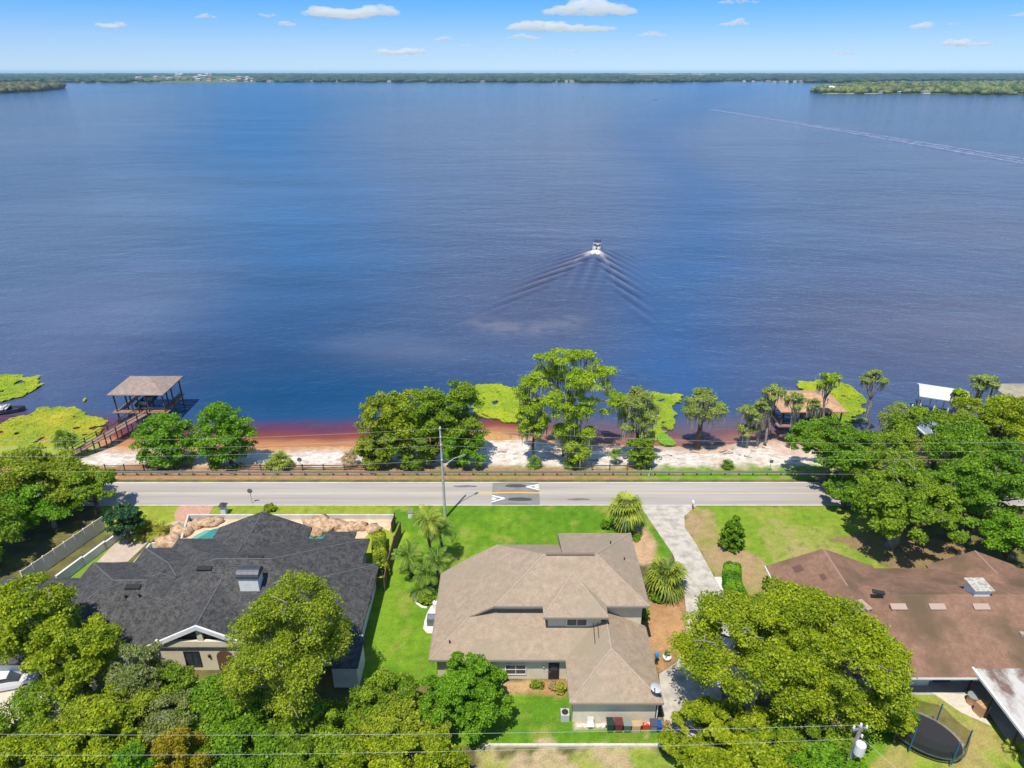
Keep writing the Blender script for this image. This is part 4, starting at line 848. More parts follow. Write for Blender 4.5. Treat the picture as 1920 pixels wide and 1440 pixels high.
def runabout(name, label, x, y, z, L_, Wd, rz, hull=M_hull, top=None, group=None):
    t = thing(name, label, 'boat', (x, y, z), group); ca, sa = math.cos(rz), math.sin(rz)
    def T(p): return (x+p[0]*ca-p[1]*sa, y+p[0]*sa+p[1]*ca, z+p[2])
    st = [(-.5, .9, 0), (-.2, 1, 0), (.15, .95, .02), (.38, .6, .08), (.5, .04, .18)]; V = []; F = []
    for (s, w_, k) in st:
        for q in ((-1, .75), (-.72, .1), (0, -.12), (.72, .1), (1, .75), (.8, .72), (.7, .3), (0, .24), (-.7, .3), (-.8, .72)): V.append(T((s*L_, q[0]*w_*Wd/2, q[1]+k*1.2)))
    for i in range(len(st)-1):
        for k in range(10): F.append((i*10+k, (i+1)*10+k, (i+1)*10+(k+1) % 10, i*10+(k+1) % 10))
    F += [tuple(range(10)), tuple(range(40, 50))[::-1]]
    MB().add(V, F).build('hull', hull, t)
    for s in (-.32, -.05): MB().box(T((s*L_, 0, .55)), (.5, Wd*.62, .5), rz=rz).build('seat', M_seat, t)
    MB().box(T((.12*L_, 0, .95)), (.06, Wd*.75, .5), rz=rz, ry=-.4).build('windscreen', M_pane, t)
    MB().box(T((-.54*L_, 0, .6)), (.45, .4, .8), rz=rz).build('outboard_motor', M_black, t)
    if top:
        MB().box(T((-.1*L_, 0, 2.1)), (L_*.42, Wd*.9, .09), rz=rz).build('canopy', top, t)
        fr = MB()
        for a_ in (-.28, .08):
            for s in (-1, 1): fr.tube([T((a_*L_, s*Wd*.42, .7)), T((-.1*L_+(a_+.1)*L_*.8, s*Wd*.42, 2.1))], .03, 5)
        fr.build('canopy_frame', M_metal, t)
    return t
runabout('motorboat', 'dark boat lifted inside the brown boathouse', -61.7, 104.6, .9, 6, 2.3, 1.55, M_hulld)
M_rbh2 = shingle_mat('orange_shingle', (.42, .23, .13), (.58, .36, .22), amp=.6)
bh2 = boathouse(42.6, 53.2, 96.4, 104.4, 3.0, .36, .2, M_rbh2, 'orange brown hip roofed boathouse behind the thin cypresses', hipm='')
MB().box((51, 92.5, .05), (1.5, 8, .12)).build('walkway', M_deck, bh2)
runabout('motorboat', 'dark boat lifted inside the orange roofed boathouse', 48, 100.5, .3, 5.5, 2.2, 1.55, M_hulld)
M_wmetal = mat('white_metal_roof', (.80, .80, .80), .4, (.72, .73, .74), 2, spec=.4)
bh3 = boathouse(68.3, 75.5, 100.2, 105.8, 3.2, .30, .2, M_wmetal, 'boathouse with bright white metal roof', mat('white_piling', (.7, .7, .68), .6), hipm='EW', braces=False); bh3.rotation_euler.z = -.42
bl = thing('boat_dock', 'slim dock with white edge boards beside the white boathouse', 'dock', (69, 99, LAKE))
MB().box((68.2, 96.4, -.1), (6.2, 6.6, .1)).build('deck', mat('grey_deck', (.20, .24, .30), .8), bl); MB().box((65.1, 96.4, -.02), (.2, 6.8, .22)).box((68.2, 99.7, -.02), (6.2, .2, .22)).build('edge_board', M_white, bl)
for (x, y) in ((65.1, 99.7), (65.1, 93.3), (67, 102.3), (71.2, 99.8)): MB().tube([(x, y, -4), (x, y, 1.4)], .13, 8).build('piling', M_white, bl)
bh4 = boathouse(82.0, 91, 100.5, 107, 3.1, .32, .2, shingle_mat('olive_shingle', (.26, .23, .16), (.38, .34, .25)), 'olive roofed boathouse at the right edge of the picture', braces=False)
pont = runabout('pontoon_boat', 'black and white motorboat at the left edge beside the reeds', -87.9, 104.9, LAKE-.05, 7.5, 2.5, .25, M_hulld, None)
MB().box((-88.6, 104.9, LAKE+.95), (3.8, 2.2, .12), rz=.25).build('cockpit_cover', mat('boat_cover', (.60, .58, .5), .7, (.2, .2, .2), 1.1, thr=(.5, .55)), pont)
dk2 = thing('boat_dock', 'small dock at the left edge next to the moored motorboat', 'dock', (-91.5, 101.5, LAKE)); MB().box((-91.5, 101.3, -.7), (8, 1.6, .12)).build('deck', M_deck, dk2)
for x in (-95, -91.5, -88): MB().tube([(x, 102.1, -4), (x, 102.1, .2)], .12, 7).build('piling', M_post, dk2)
# the boat out on the lake
bt = thing('pontoon_boat', 'small white boat with dark canopy drawing a wake across the lake', 'boat', (BX, BY, LAKE))
ang = math.atan2(hd.y, hd.x); ca, sa = math.cos(ang), math.sin(ang)
def TB(a_, s, z): return (BX+a_*ca-s*sa, BY+a_*sa+s*ca, LAKE+z)
for s in (-1.05, 1.05): MB().tube([TB(-.2, s, .12), TB(5.2, s, .16), TB(6.3, s, .3)], [.33, .33, .06], 10).build('pontoon', M_metal, bt)
MB().box(TB(2.9, 0, .52), (6.2, 2.6, .12), rz=ang).build('deck', mat('boat_deck', (.40, .36, .32)), bt)
rb = MB()
for s in (-1.24, 1.24): rb.box(TB(2.9, s, .9), (5.8, .07, .65), rz=ang)
rb.box(TB(.0, 0, .9), (.07, 1.5, .6), rz=ang).box(TB(5.8, 0, .9), (.07, 2.4, .6), rz=ang); rb.build('side_panel', M_hull, bt)
for a_, s, w_ in ((.7, -.8, .7), (.7, .8, .7), (4.6, .8, .6), (4.6, -.8, .6), (2.7, .7, .6)): MB().box(TB(a_, s, .85), (1.0, w_, .5), rz=ang).build('seat', M_seat, bt)
MB().box(TB(3.2, 0, 2.55), (3.2, 2.5, .12), rz=ang).build('canopy', M_canvas, bt)
fr = MB()
for a_ in (1.7, 4.7):
    for s in (-1.2, 1.2): fr.tube([TB(3.2, s, 1.1), TB(a_, s, 2.5)], .04, 5)
fr.build('canopy_frame', M_hull, bt)
MB().box(TB(-.45, 0, .6), (.5, .4, 1.0), rz=ang).build('outboard_motor', M_black, bt)
def small_boat(u, v, label, l=7):
    x, y, _ = P(u, v, LAKE); runabout('motorboat', label, x, y, LAKE, l, 2.6, .2, M_hull)
small_boat(1228, 186, 'tiny white boat far out on the lake right of the middle', 12); small_boat(1093, 181, 'tiny white boat far out on the lake near the middle', 10)
# far wake on the right
fw = MB(); A = Vector(P(1330, 205, LAKE)); B = Vector(P(1990, 318, LAKE)); d = B-A; nn = 90; rw = random.Random(8)
for off, wd, hh in ((-5, 1.6, .30), (1.5, 1.1, .18), (9, 1.4, .24)):
    nv = Vector((-d.y, d.x, 0)).normalized(); prev = None
    for i in range(nn+1):
        t = i/nn; c_ = A+d*t+nv*(off*(.35+.9*t)+14*math.sin(1.9*t)-8*t)+nv*rw.uniform(-.5, .5); w_ = wd*(.5+.8*t)*rw.uniform(.5, 1.3); h_ = hh*rw.uniform(.6, 1.2)
        cur = [(c_-nv*w_)[:2]+(LAKE-.05,), (c_)[:2]+(LAKE+h_,), (c_+nv*w_)[:2]+(LAKE-.05,)]
        if prev: fw.add(prev+cur, [(0, 1, 4, 3), (1, 2, 5, 4)])
        prev = cur
wm = mat('wake_water', (.12, .14, .19), .35, (.33, .35, .40), .4, spec=.5, thr=(.4, .6)); o = fw.build('boat_wake', wm); tag(o, 'long straight wake crossing the lake at the right', kind='stuff')
# ------------------------------------------------------------------ trees
def leaf_quads(cen, nrm, size, rs, asp=.7):
    n = len(cen); t = rs.normal(size=(n, 3)); u = np.cross(nrm, t); u /= np.linalg.norm(u, axis=1, keepdims=True)+1e-9; v = np.cross(nrm, u)
    s = (size*rs.uniform(.38, 1.5, n))[:, None]
    V = np.stack([cen-u*s, cen-v*s*asp, cen+u*s, cen+v*s*asp], 1).reshape(-1, 3); return V, np.arange(4*n).reshape(n, 4)
def crown_geo(ctr, rx, ry, rz, n, nclu, lsz, rs, crad=.30, low=-.35, flat=.75, wisp=0.0, inner=.5, solid=False):
    nl = nclu if solid else max(6, min(16, nclu//8)); i = np.arange(nl); ph = i*2.39996+rs.uniform(0, 6); zz = 1-(1-low)*(i+.5)/nl; rr_ = np.sqrt(np.clip(1-zz**2, 0, 1))
    ld = np.stack([rr_*np.cos(ph), rr_*np.sin(ph), zz], 1)+rs.normal(size=(nl, 3))*.12; lk = rs.uniform(.48, .72, nl)
    R3 = np.array([rx, ry, rz]); mr_ = (rx+ry+rz)/3; lr = rs.uniform(.30, .46, nl); lc = ld*lk[:, None]*R3
    li = rs.randint(0, nl, nclu); li[:nl] = np.arange(nl); dirs = rs.normal(size=(nclu, 3)); dirs[:, 2] = np.abs(dirs[:, 2])*np.where(rs.rand(nclu) < .75, 1, -1)
    dirs = dirs/np.linalg.norm(dirs, axis=1, keepdims=True)+ld[li]*.7; dirs /= np.linalg.norm(dirs, axis=1, keepdims=True)
    cr = mr_*crad*rs.uniform(.55, 1.2, nclu)*.85; cc = lc[li]+dirs*(lr[li]*rs.uniform(.6, 1.0, nclu))[:, None]*R3
    nrm_ = np.linalg.norm(cc/R3, axis=1); k = np.maximum(1, nrm_/(1.02-.6*cr/mr_)); cc = cc/k[:, None]; cc[rs.rand(nclu) < .14] *= .45; cc[:, 2] = np.maximum(cc[:, 2], -rz*.98)
    m = np.repeat(np.arange(nclu), np.maximum(6, (n*cr**2/np.sum(cr**2)).astype(int))); N_ = len(m)
    d = rs.normal(size=(N_, 3)); d[:, 2] = np.where(d[:, 2] < -.3*np.abs(rs.normal(size=N_)), -d[:, 2], d[:, 2]); d /= np.linalg.norm(d, axis=1, keepdims=True)
    rad = cr[m]*(1-.55*rs.rand(N_)**1.3+wisp*rs.rand(N_)**3+.05)
    lump = 1+.22*np.sin(d[:, 0]*5+m)*np.sin(d[:, 1]*5+2*m)
    p = cc[m]+d*(rad*lump)[:, None]*np.array([1.1, 1.1, flat])
    nr = d*.6+rs.normal(size=(N_, 3))*.6+np.array([0, 0, .25]); nr /= np.linalg.norm(nr, axis=1, keepdims=True)
    tone = rs.uniform(0, 1, nclu)[m]*.40+rs.uniform(0, 1, N_)**1.3*.60
    V, F = leaf_quads(p+np.array(ctr), nr, lsz, rs)
    return V, F, tone, cc+np.array(ctr), cr
def limb(mb, p0, p1, r0, r1, rs, sag=.5, n=5):
    p0 = np.array(p0); p1 = np.array(p1); pts = []
    L_ = np.linalg.norm(p1-p0)
    for i in range(n+1):
        t = i/n; q = p0*(1-t)+p1*t + np.array([0, 0, 1])*math.sin(math.pi*t)*L_*.12*sag + (rs.normal(size=3)*L_*.03 if 0 < i < n else 0); pts.append(tuple(q))
    mb.tube(pts, [r0+(r1-r0)*i/n for i in range(n+1)], 6)
def moss_geo(cc, cr, n, rs, lo=.6, hi=1.8, w=.07):
    m = rs.randint(0, len(cc), n); a = rs.uniform(0, 6.283, n); k = rs.rand(n)**.5
    x = cc[m, 0]+np.cos(a)*cr[m]*k; y = cc[m, 1]+np.sin(a)*cr[m]*k; z = cc[m, 2]-cr[m]*.35; L_ = rs.uniform(lo, hi, n); b = rs.uniform(0, 3.14, n)
    dx = np.cos(b)*w; dy = np.sin(b)*w
    V = np.stack([np.stack([x-dx, y-dy, z], 1), np.stack([x+dx, y+dy, z], 1), np.stack([x+dx*.3, y+dy*.3, z-L_], 1), np.stack([x-dx*.3, y-dy*.3, z-L_], 1)], 1).reshape(-1, 3)
    return V, np.arange(4*n).reshape(n, 4)
LM = {
 'yolive': leaf_mat('leaf_yellow_olive', (.16, .25, .008), (.52, .58, .022)), 'bright': leaf_mat('leaf_bright', (.09, .24, .010), (.28, .50, .022)), 'mid': leaf_mat('leaf_mid', (.12, .235, .012), (.37, .49, .028)),
 'deep': leaf_mat('leaf_deep', (.085, .21, .010), (.29, .46, .024)), 'olive': leaf_mat('leaf_olive', (.17, .25, .014), (.47, .53, .034)), 'teal': leaf_mat('leaf_teal', (.025, .085, .030), (.07, .17, .055), .15),
 'yellow': leaf_mat('leaf_yellow', (.26, .23, .012), (.50, .40, .02)), 'grey': leaf_mat('leaf_grey', (.17, .22, .05), (.40, .44, .14)), 'cypress': leaf_mat('leaf_cypress', (.20,.33,.015), (.55,.68,.035)),
 'cyp2': leaf_mat('leaf_cypress_dull', (.22,.30,.06), (.50,.58,.13)), 'palm': leaf_mat('leaf_palm', (.05, .11, .012), (.42, .46, .05), .12), 'palmg': leaf_mat('leaf_palm_green', (.03, .085, .010), (.24, .36, .035), .12), 'palmy': leaf_mat('leaf_palm_yellow', (.20, .22, .02), (.46, .44, .05), .2), 'dry': leaf_mat('leaf_dry', (.30, .20, .09), (.48, .36, .18), .1)}
TSEED = [100]
def tree(u, vtop, y, wpx, label, key, name='tree', cat='tree', group=None, solid=False, depth=None, zb=None, n=9000, nclu=46, lsz=.19, crad=.30, low=-.35, trunk=None, bark=None, flat=.75, wisp=.1, moss=0, tr=.28, xt=0, limbs=7, bare=0, inner=.5, fill=True, ground=None):
    """u, vtop: the crown's top in the photograph; y: distance; wpx: crown width in photo pixels"""
    TSEED[0] += 1; rs = np.random.RandomState(TSEED[0])
    x, _, zt = PY(u, vtop, y+ (0)); zc = y*math.cos(PIT)+(CAMH-zt*.7)*math.sin(PIT); x = (u-960)/FPX*zc
    rx = wpx/FPX*zc/2; ry = depth/2 if depth else rx*.9; g0 = gz(x, y) if ground is None else ground
    # the silhouette top seen from above is a tangent to the crown: lower the crown a little
    if zb is None: zb = g0+(zt-g0)*.22
    zt = max(zt, g0+1.0); rz = (zt-zb)/2
    t_ = math.tan(math.atan((vtop-720)/FPX)+PIT); off = math.sqrt(rz**2+(ry*t_)**2)-rz
    zcen = zt-rz-off*.75; rz2 = rz
    zcen = max(zcen, g0+rz*.75)
    t = thing(name, label, cat, (x+xt, y, g0), group)
    if key in ('cyp2', 'cypress'): n = int(n*.95); lsz *= .8; wisp += .35; crad *= .9
    if y < 60: n = int(n*3.3); lsz *= .56; nclu = int(nclu*2.4); crad *= .70
    else: n = int(n*1.9); lsz *= .72; nclu = int(nclu*1.6); crad *= .82
    V, F, tone, cc, cr = crown_geo((x, y, zcen), rx, ry, rz2, n, nclu, lsz, rs, crad, low, flat, wisp, inner=inner, solid=solid)
    o = mesh_obj('crown', V, F, LM[key], t); setrnd(o, tone)
    mb = MB(); base = (x+xt, y, g0-.2); fork = (x+xt*.4, y, g0+max(.6, (zcen-rz2-g0)*1.0+.35*rz2)); r0 = tr
    limb(mb, base, fork, r0*1.25, r0*.85, rs, .05, 4)
    idx = rs.permutation(len(cc))[:limbs+3]
    for i in idx: limb(mb, fork, cc[i]-np.array([0, 0, cr[i]*.25]), r0*.55, r0*.10, rs, .6)
    mb.build('trunk', bark or M_bark, t, True)
    if bare:
        db = MB(); ctr_ = np.array([x, y, zcen])
        for i in rs.permutation(len(cc))[:bare]:
            e_ = cc[i]+(cc[i]-ctr_)*.12+np.array([0, 0, cr[i]*.9]); s0 = cc[i]*.6+ctr_*.4; limb(db, s0, e_, .11, .03, rs, .5, 5)
            for _ in range(3): f_ = rs.uniform(.4, .9); p_ = s0*(1-f_)+e_*f_; limb(db, p_, p_+rs.normal(size=3)*np.array([1, 1, .5])*cr[i]*.8+np.array([0, 0, .3]), .05, .015, rs, .3, 3)
        db.build('bare_branch', M_barkl, t, True)
    if moss:
        V, F = moss_geo(cc, cr, moss, rs); o = mesh_obj('hanging_moss', V, F, M_moss, t); setrnd(o, rs.rand(len(F)))
    return t
FG = 'garden trees in front of the houses'
# foreground, near edge, left to right
tree(40, 1085, 46.5, 190, 'yellow olive tree at the left edge over the charcoal roof corner', 'yolive', group=FG, bare=4, n=9000)
tree(132, 1150, 44.5, 180, 'rounded yellow olive tree before the left end of the charcoal roof', 'yolive', group=FG, bare=3, n=9000)
tree(60, 1300, 40.5, 240, 'mid green tree at the bottom left over the parked white car', 'mid', group=FG, n=9000, lsz=.17)
tree(40, 1370, 35.5, 200, 'yellow green tree in the bottom left corner', 'yolive', group=FG, n=8000)
tree(165, 1330, 36.5, 170, 'yellow green tree second from the left along the bottom edge', 'yolive', group=FG, n=8000, zb=1)
tree(245, 1208, 43.5, 150, 'grey green shrubby tree just left of the front gable', 'grey', group=FG, n=6500, moss=200, lsz=.15)
tree(200, 1275, 40, 190, 'dull green tree below the grey shrubby one', 'olive', group=FG, n=8000)
tree(318, 1242, 43.3, 110, 'small leafy tree right below the porch window', 'mid', group=FG, n=4500, zb=.3, lsz=.15)
tree(300, 1305, 39, 190, 'tangled green tree with bare twigs in the middle of the left foreground', 'grey', group=FG, bare=7, n=8000, lsz=.16)
tree(330, 1372, 34.5, 130, 'golden yellow bush at the bottom edge', 'yellow', group=FG, n=6000, zb=1.5, lsz=.14)
tree(415, 1268, 40.8, 220, 'dark green tree between the gable and the tall feathery tree', 'deep', group=FG, n=9500)
tree(440, 1360, 35.5, 200, 'dark green tree at the bottom edge right of the golden bush', 'deep', group=FG, n=8500)
tree(535, 1086, 42.8, 222, 'tallest feathery olive tree hiding the right half of the charcoal roofed house', 'olive', group=FG, bare=8, n=26000, nclu=90, lsz=.15, crad=.23, low=-.55, tr=.36, bark=M_barkl, zb=2.6, depth=11, wisp=.5, inner=.45)
tree(590, 1320, 37.5, 230, 'dull green tree under the tallest feathery tree', 'mid', group=FG, n=10000)
tree(715, 1262, 41.5, 150, 'loose green shrub tree at the end of the bright side lawn', 'mid', group=FG, n=7500, zb=.8, lsz=.15)
tree(745, 1310, 38.6, 190, 'olive tree between the side lawn and the round bright tree', 'olive', group=FG, n=8500)
tree(690, 1385, 34.6, 210, 'yellow green tree at the bottom edge below the side lawn', 'yolive', group=FG, n=8000)
tree(560, 1400, 33.8, 170, 'mid green tree at the bottom edge under the tall feathery tree', 'mid', group=FG, n=7000)
tree(868, 1232, 42.0, 180, 'round bright green tree in front of the tan house porch', 'bright', group=FG, n=14000, nclu=70, crad=.24, zb=.9, lsz=.16, low=-.6)
tree(800, 1372, 34.8, 150, 'lime green bush at the bottom edge below the round bright tree', 'yolive', group=FG, n=7000, lsz=.15)
tree(240, 1400, 33.4, 120, 'light green bush at the bottom edge left of the golden bush', 'bright', group=FG, n=5000, zb=1.5, lsz=.15)
tree(1497, 1096, 43.5, 490, 'huge spreading yellow olive oak right of the driveway', 'yolive', 'oak_tree', 'oak tree', FG, bare=8, n=46000, nclu=170, crad=.18, zb=3.0, depth=14.5, low=-.3, tr=.42, bark=M_barkl, limbs=16, lsz=.17, wisp=.3)
tree(1375, 1322, 38.6, 260, 'low spreading olive tree below the huge oak, shading the end of the driveway', 'yolive', group=FG, n=14000, nclu=70, crad=.22, depth=7, zb=2.2)
tree(1500, 1350, 37.0, 260, 'green tree under the near side of the huge oak', 'mid', group=FG, n=13000, nclu=70, crad=.22)
tree(1560, 1400, 33.0, 150, 'bright green tree at the bottom edge left of the transformer pole', 'bright', group=FG, n=6500)
tree(1400, 1405, 33.0, 260, 'yellow green tree at the bottom edge near the driveway end', 'yolive', group=FG, n=10000, depth=5)
tree(1665, 1290, 42.3, 120, 'bright green shrub beside the red house wall near the trampoline', 'bright', 'shrub', 'shrub', n=5500, zb=.1, lsz=.14, depth=4)
tree(1690, 1330, 40.0, 60, 'olive branch end hanging over the trampoline', 'yolive', 'shrub', 'shrub', n=2500, lsz=.14, zb=2.0, tr=.05)
# left middle mass
LG = 'trees on the left between the road and the panel fence'
tree(30, 838, 74, 200, 'broad tree at the far left edge beside the road', 'olive', group=LG, n=10000, zb=2, lsz=.2)
tree(110, 862, 74.5, 150, 'olive tree at the roadside second from the left edge', 'olive', group=LG, n=8000, zb=2, lsz=.2)
tree(168, 878, 73.5, 100, 'roadside tree nearest the open left end of the road', 'mid', group=LG, n=6500, zb=1, lsz=.18)
tree(15, 908, 69, 150, 'bright green tree in the middle of the left mass', 'bright', group=LG, n=10000, zb=1.2, lsz=.19, bark=M_barkl)
tree(88, 925, 70.5, 110, 'leafy green tree just above the panel fence', 'bright', group=LG, n=8000, zb=1.2, lsz=.18, bark=M_barkl)
tree(-35, 985, 63, 110, 'dark green tree at the left edge near the fence end', 'deep', group=LG, n=8000, zb=.8, lsz=.18)
tree(-40, 930, 64, 160, 'green tree cut off by the left edge of the picture', 'mid', group=LG, n=7000, zb=1, lsz=.2)
tree(230, 944, 67.5, 68, 'dense round blue green shrub beside the white wall', 'teal', 'shrub', 'shrub', n=6000, nclu=60, crad=.25, zb=.9, lsz=.13, low=-.8, wisp=0, solid=True)
# shore trees
SG = 'leafy trees between the guardrail and the beach'
tree(305, 776, 86.0, 112, 'leafy tree left of the pair beside the pier', 'bright', group=SG, n=11000, nclu=60, zb=-1.2, lsz=.19, solid=True, low=-.8, depth=7)
tree(418, 755, 86.0, 108, 'leafy tree right of the pair beside the pier', 'bright', group=SG, n=11000, nclu=60, zb=-1.2, lsz=.19, solid=True, low=-.8, depth=7)
tree(712, 735, 87.2, 95, 'light olive tree at the left end of the dense shore clump', 'olive', group=SG, n=9000, zb=-1.2, lsz=.19, solid=True, low=-.8, depth=7)
tree(762, 722, 87.2, 95, 'yellow green tree second from the left in the dense shore clump', 'yolive', group=SG, n=9000, zb=-1.2, lsz=.19, solid=True, low=-.8, depth=7)
tree(858, 712, 87.4, 108, 'tallest dark green tree at the right end of the dense shore clump', 'mid', group=SG, n=12000, nclu=60, zb=-1.2, lsz=.19, solid=True, low=-.8, depth=7)
tree(806, 724, 86.6, 85, 'dark green tree in the middle of the dense shore clump', 'mid', group=SG, n=8000, zb=-1.2, lsz=.19, solid=True, low=-.8, depth=6)
tree(700, 815, 84.6, 70, 'low olive shrub at the left foot of the dense shore clump', 'olive', group=SG, n=5000, zb=-.2, lsz=.17, low=-.9)
tree(765, 805, 84.4, 100, 'low bright shrub in front of the dense shore clump, left of the utility pole', 'mid', group=SG, n=7000, zb=-.2, lsz=.17, low=-.9, depth=3.5)
tree(868, 805, 84.6, 85, 'low bright shrub at the right foot of the dense shore clump, beside the utility pole', 'bright', group=SG, n=7000, zb=-.2, lsz=.17, low=-.9, depth=4)
# right mass
RG = 'oaks on the right between the road and the lake'
tree(1560, 790, 80.5, 165, 'spreading oak whose left branches reach over the road', 'deep', 'oak_tree', 'oak tree', RG, bare=4, n=14000, nclu=70, crad=.22, zb=4.2, tr=.35, depth=11)
tree(1650, 815, 79, 200, 'oak with pale dead limbs in the middle of the right mass', 'mid', 'oak_tree', 'oak tree', RG, bare=9, n=15000, nclu=70, crad=.22, zb=4, bark=M_barkl, limbs=14, moss=150)
tree(1770, 770, 84, 200, 'broad green oak behind the one with pale limbs', 'mid', 'oak_tree', 'oak tree', RG, n=14000, nclu=70, crad=.22, zb=3)
tree(1880, 740, 88, 200, 'yellow green tree at the right edge near the shore', 'yolive', 'oak_tree', 'oak tree', RG, n=13000, nclu=60, crad=.23, zb=2)
tree(1715, 885, 66.5, 250, 'massive oak with a forked trunk on the lawn behind the red brown roof', 'mid', 'oak_tree', 'oak tree', RG, bare=6, n=26000, nclu=110, crad=.19, zb=3.6, tr=.55, bark=M_barkl, limbs=12, xt=-1.2, depth=12)
tree(1850, 850, 68, 220, 'dense oak right of the massive forked one', 'deep', 'oak_tree', 'oak tree', RG, n=18000, nclu=80, crad=.21, zb=2.5, tr=.4)
tree(1905, 960, 62.5, 120, 'bright green tree at the right edge behind the red brown roof', 'bright', group=RG, n=8000, zb=1, lsz=.17)
tree(1830, 800, 78, 170, 'leafy green tree between the dense oak and the shore palms', 'deep', group=RG, n=11000, zb=2)
tree(1690, 755, 92, 70, 'pale mossy cypress just left of the white boathouse', 'cyp2', 'cypress_tree', 'cypress tree', None, n=4500, zb=0, moss=300, lsz=.17)
tree(1610, 800, 86, 90, 'dark tree between the orange boathouse and the right mass', 'deep', group=RG, n=6500, zb=0)
tree(1935, 740, 94, 90, 'yellow tree beside the olive roofed boathouse', 'yellow', group=RG, n=5000, zb=0)
tree(1590, 900, 74.6, 90, 'dark low bough tree shading the right end of the road', 'deep', group=RG, n=6500, zb=2.8, depth=6)
# cypresses
CG = 'bald cypresses on the beach'
tree(1066, 655, 88.5, 212, 'tallest broad cypress in the middle of the beach', 'cypress', 'cypress_tree', 'cypress tree', CG, n=24000, nclu=90, crad=.20, zb=5.2, low=-.45, moss=900, tr=.45, lsz=.19, flat=.6, limbs=12, depth=11)
tree(1002, 745, 86.6, 62, 'narrow cypress at the left side of the tallest one', 'cypress', 'cypress_tree', 'cypress tree', CG, n=8500, zb=3.0, low=-.9, moss=350, tr=.2, lsz=.18, flat=.8, ground=-.4)
tree(1075, 775, 85.4, 78, 'lower green cypress bough clump in front of the tallest one', 'cypress', 'cypress_tree', 'cypress tree', CG, n=8500, zb=.7, low=-.9, moss=350, tr=.3, lsz=.18)
tree(1200, 722, 87.5, 80, 'mossy cypress right of the tallest one', 'cyp2', 'cypress_tree', 'cypress tree', CG, n=10000, zb=2.0, low=-.9, moss=900, tr=.3, lsz=.18, inner=.4)
tree(1318, 730, 92.0, 90, 'wide dome shaped mossy cypress at the water edge', 'cyp2', 'cypress_tree', 'cypress tree', CG, n=9000, nclu=50, zb=2.2, low=-.25, moss=900, tr=.4, lsz=.17, flat=.6)
tree(1205, 815, 85.4, 62, 'bushy dark green shrub at the foot of the mossy cypress', 'mid', 'shrub', 'shrub', None, n=5000, zb=-.3, lsz=.16, low=-.9)
def thin_cypress(u, vtop, ub, y, wpx, label, n=2600, key='cyp2', bush=0):
    TSEED[0] += 1; rs = np.random.RandomState(TSEED[0]); x, _, zt = PY(u, vtop, y); xb = PY(ub, vtop+60, y)[0]; g0 = gz(xb, y)
    t = thing('cypress_tree', label, 'cypress tree', (xb, y, g0), 'thin mossy cypresses near the orange boathouse')
    rx = wpx/FPX*95/2; V, F, tone, cc, cr = crown_geo((x, y, zt-1.3), rx, rx*.9, 1.4, int(n*1.6), 30, .12, rs, .30, -.5, .6, .5)
    if bush:
        V2, F2, t2, c2, r2 = crown_geo((x*.5+xb*.5, y, (zt+g0)*.5), rx*.8, rx*.8, (zt-g0)*.28, bush, 14, .15, rs, .3, -.9); V = np.concatenate([V, V2]); F = np.concatenate([F, F2+len(F)*4]); tone = np.concatenate([tone, t2]); cc = np.concatenate([cc, c2]); cr = np.concatenate([cr, r2])
    o = mesh_obj('crown', V, F, LM[key], t); setrnd(o, tone)
    mb = MB(); limb(mb, (xb, y, g0-.3), (x, y, zt-.8), .24, .07, rs, .05, 6)
    for i in rs.permutation(len(cc))[:6]: limb(mb, (x*.6+xb*.4, y, g0+(zt-g0)*.6), cc[i], .08, .03, rs, .2, 3)
    mb.build('trunk', M_barkl, t, True)
    k = 10; axis = np.array([[x*(j/k)+xb*(1-j/k), y, g0+(zt-g0)*(.35+.65*j/k)] for j in range(k)]); V, F = moss_geo(np.concatenate([cc, axis]), np.concatenate([cr, np.full(k, .45)]), 260, rs, .5, 1.7, .06)
    o = mesh_obj('hanging_moss', V, F, M_moss, t); setrnd(o, rs.rand(len(F)))
thin_cypress(1408, 762, 1400, 92.5, 50, 'short bushy cypress leftmost of the thin ones', 2600, bush=2500)
thin_cypress(1452, 722, 1442, 93.5, 46, 'tall cypress with flat crown second from the left of the thin ones'); thin_cypress(1434, 748, 1425, 92.8, 30, 'slim cypress tucked between the short bushy one and the flat crowned one', 1500)
thin_cypress(1494, 738, 1488, 92.0, 38, 'leaning mossy cypress just left of the orange boathouse roof'); thin_cypress(1558, 700, 1545, 94.0, 46, 'bright crowned cypress standing before the orange boathouse roof', 3200, 'cypress'); thin_cypress(1530, 745, 1527, 92.5, 28, 'small mossy cypress left of the bright crowned one', 1300)
thin_cypress(1642, 697, 1632, 97.0, 52, 'lone cypress with a bare trunk standing in the water right of the reeds', 3000); thin_cypress(1852, 704, 1820, 95.5, 62, 'leaning cypress with split top near the right edge', 3200); thin_cypress(1800, 730, 1806, 95.0, 34, 'short mossy cypress beside the white boathouse roof', 1800, 'cypress')
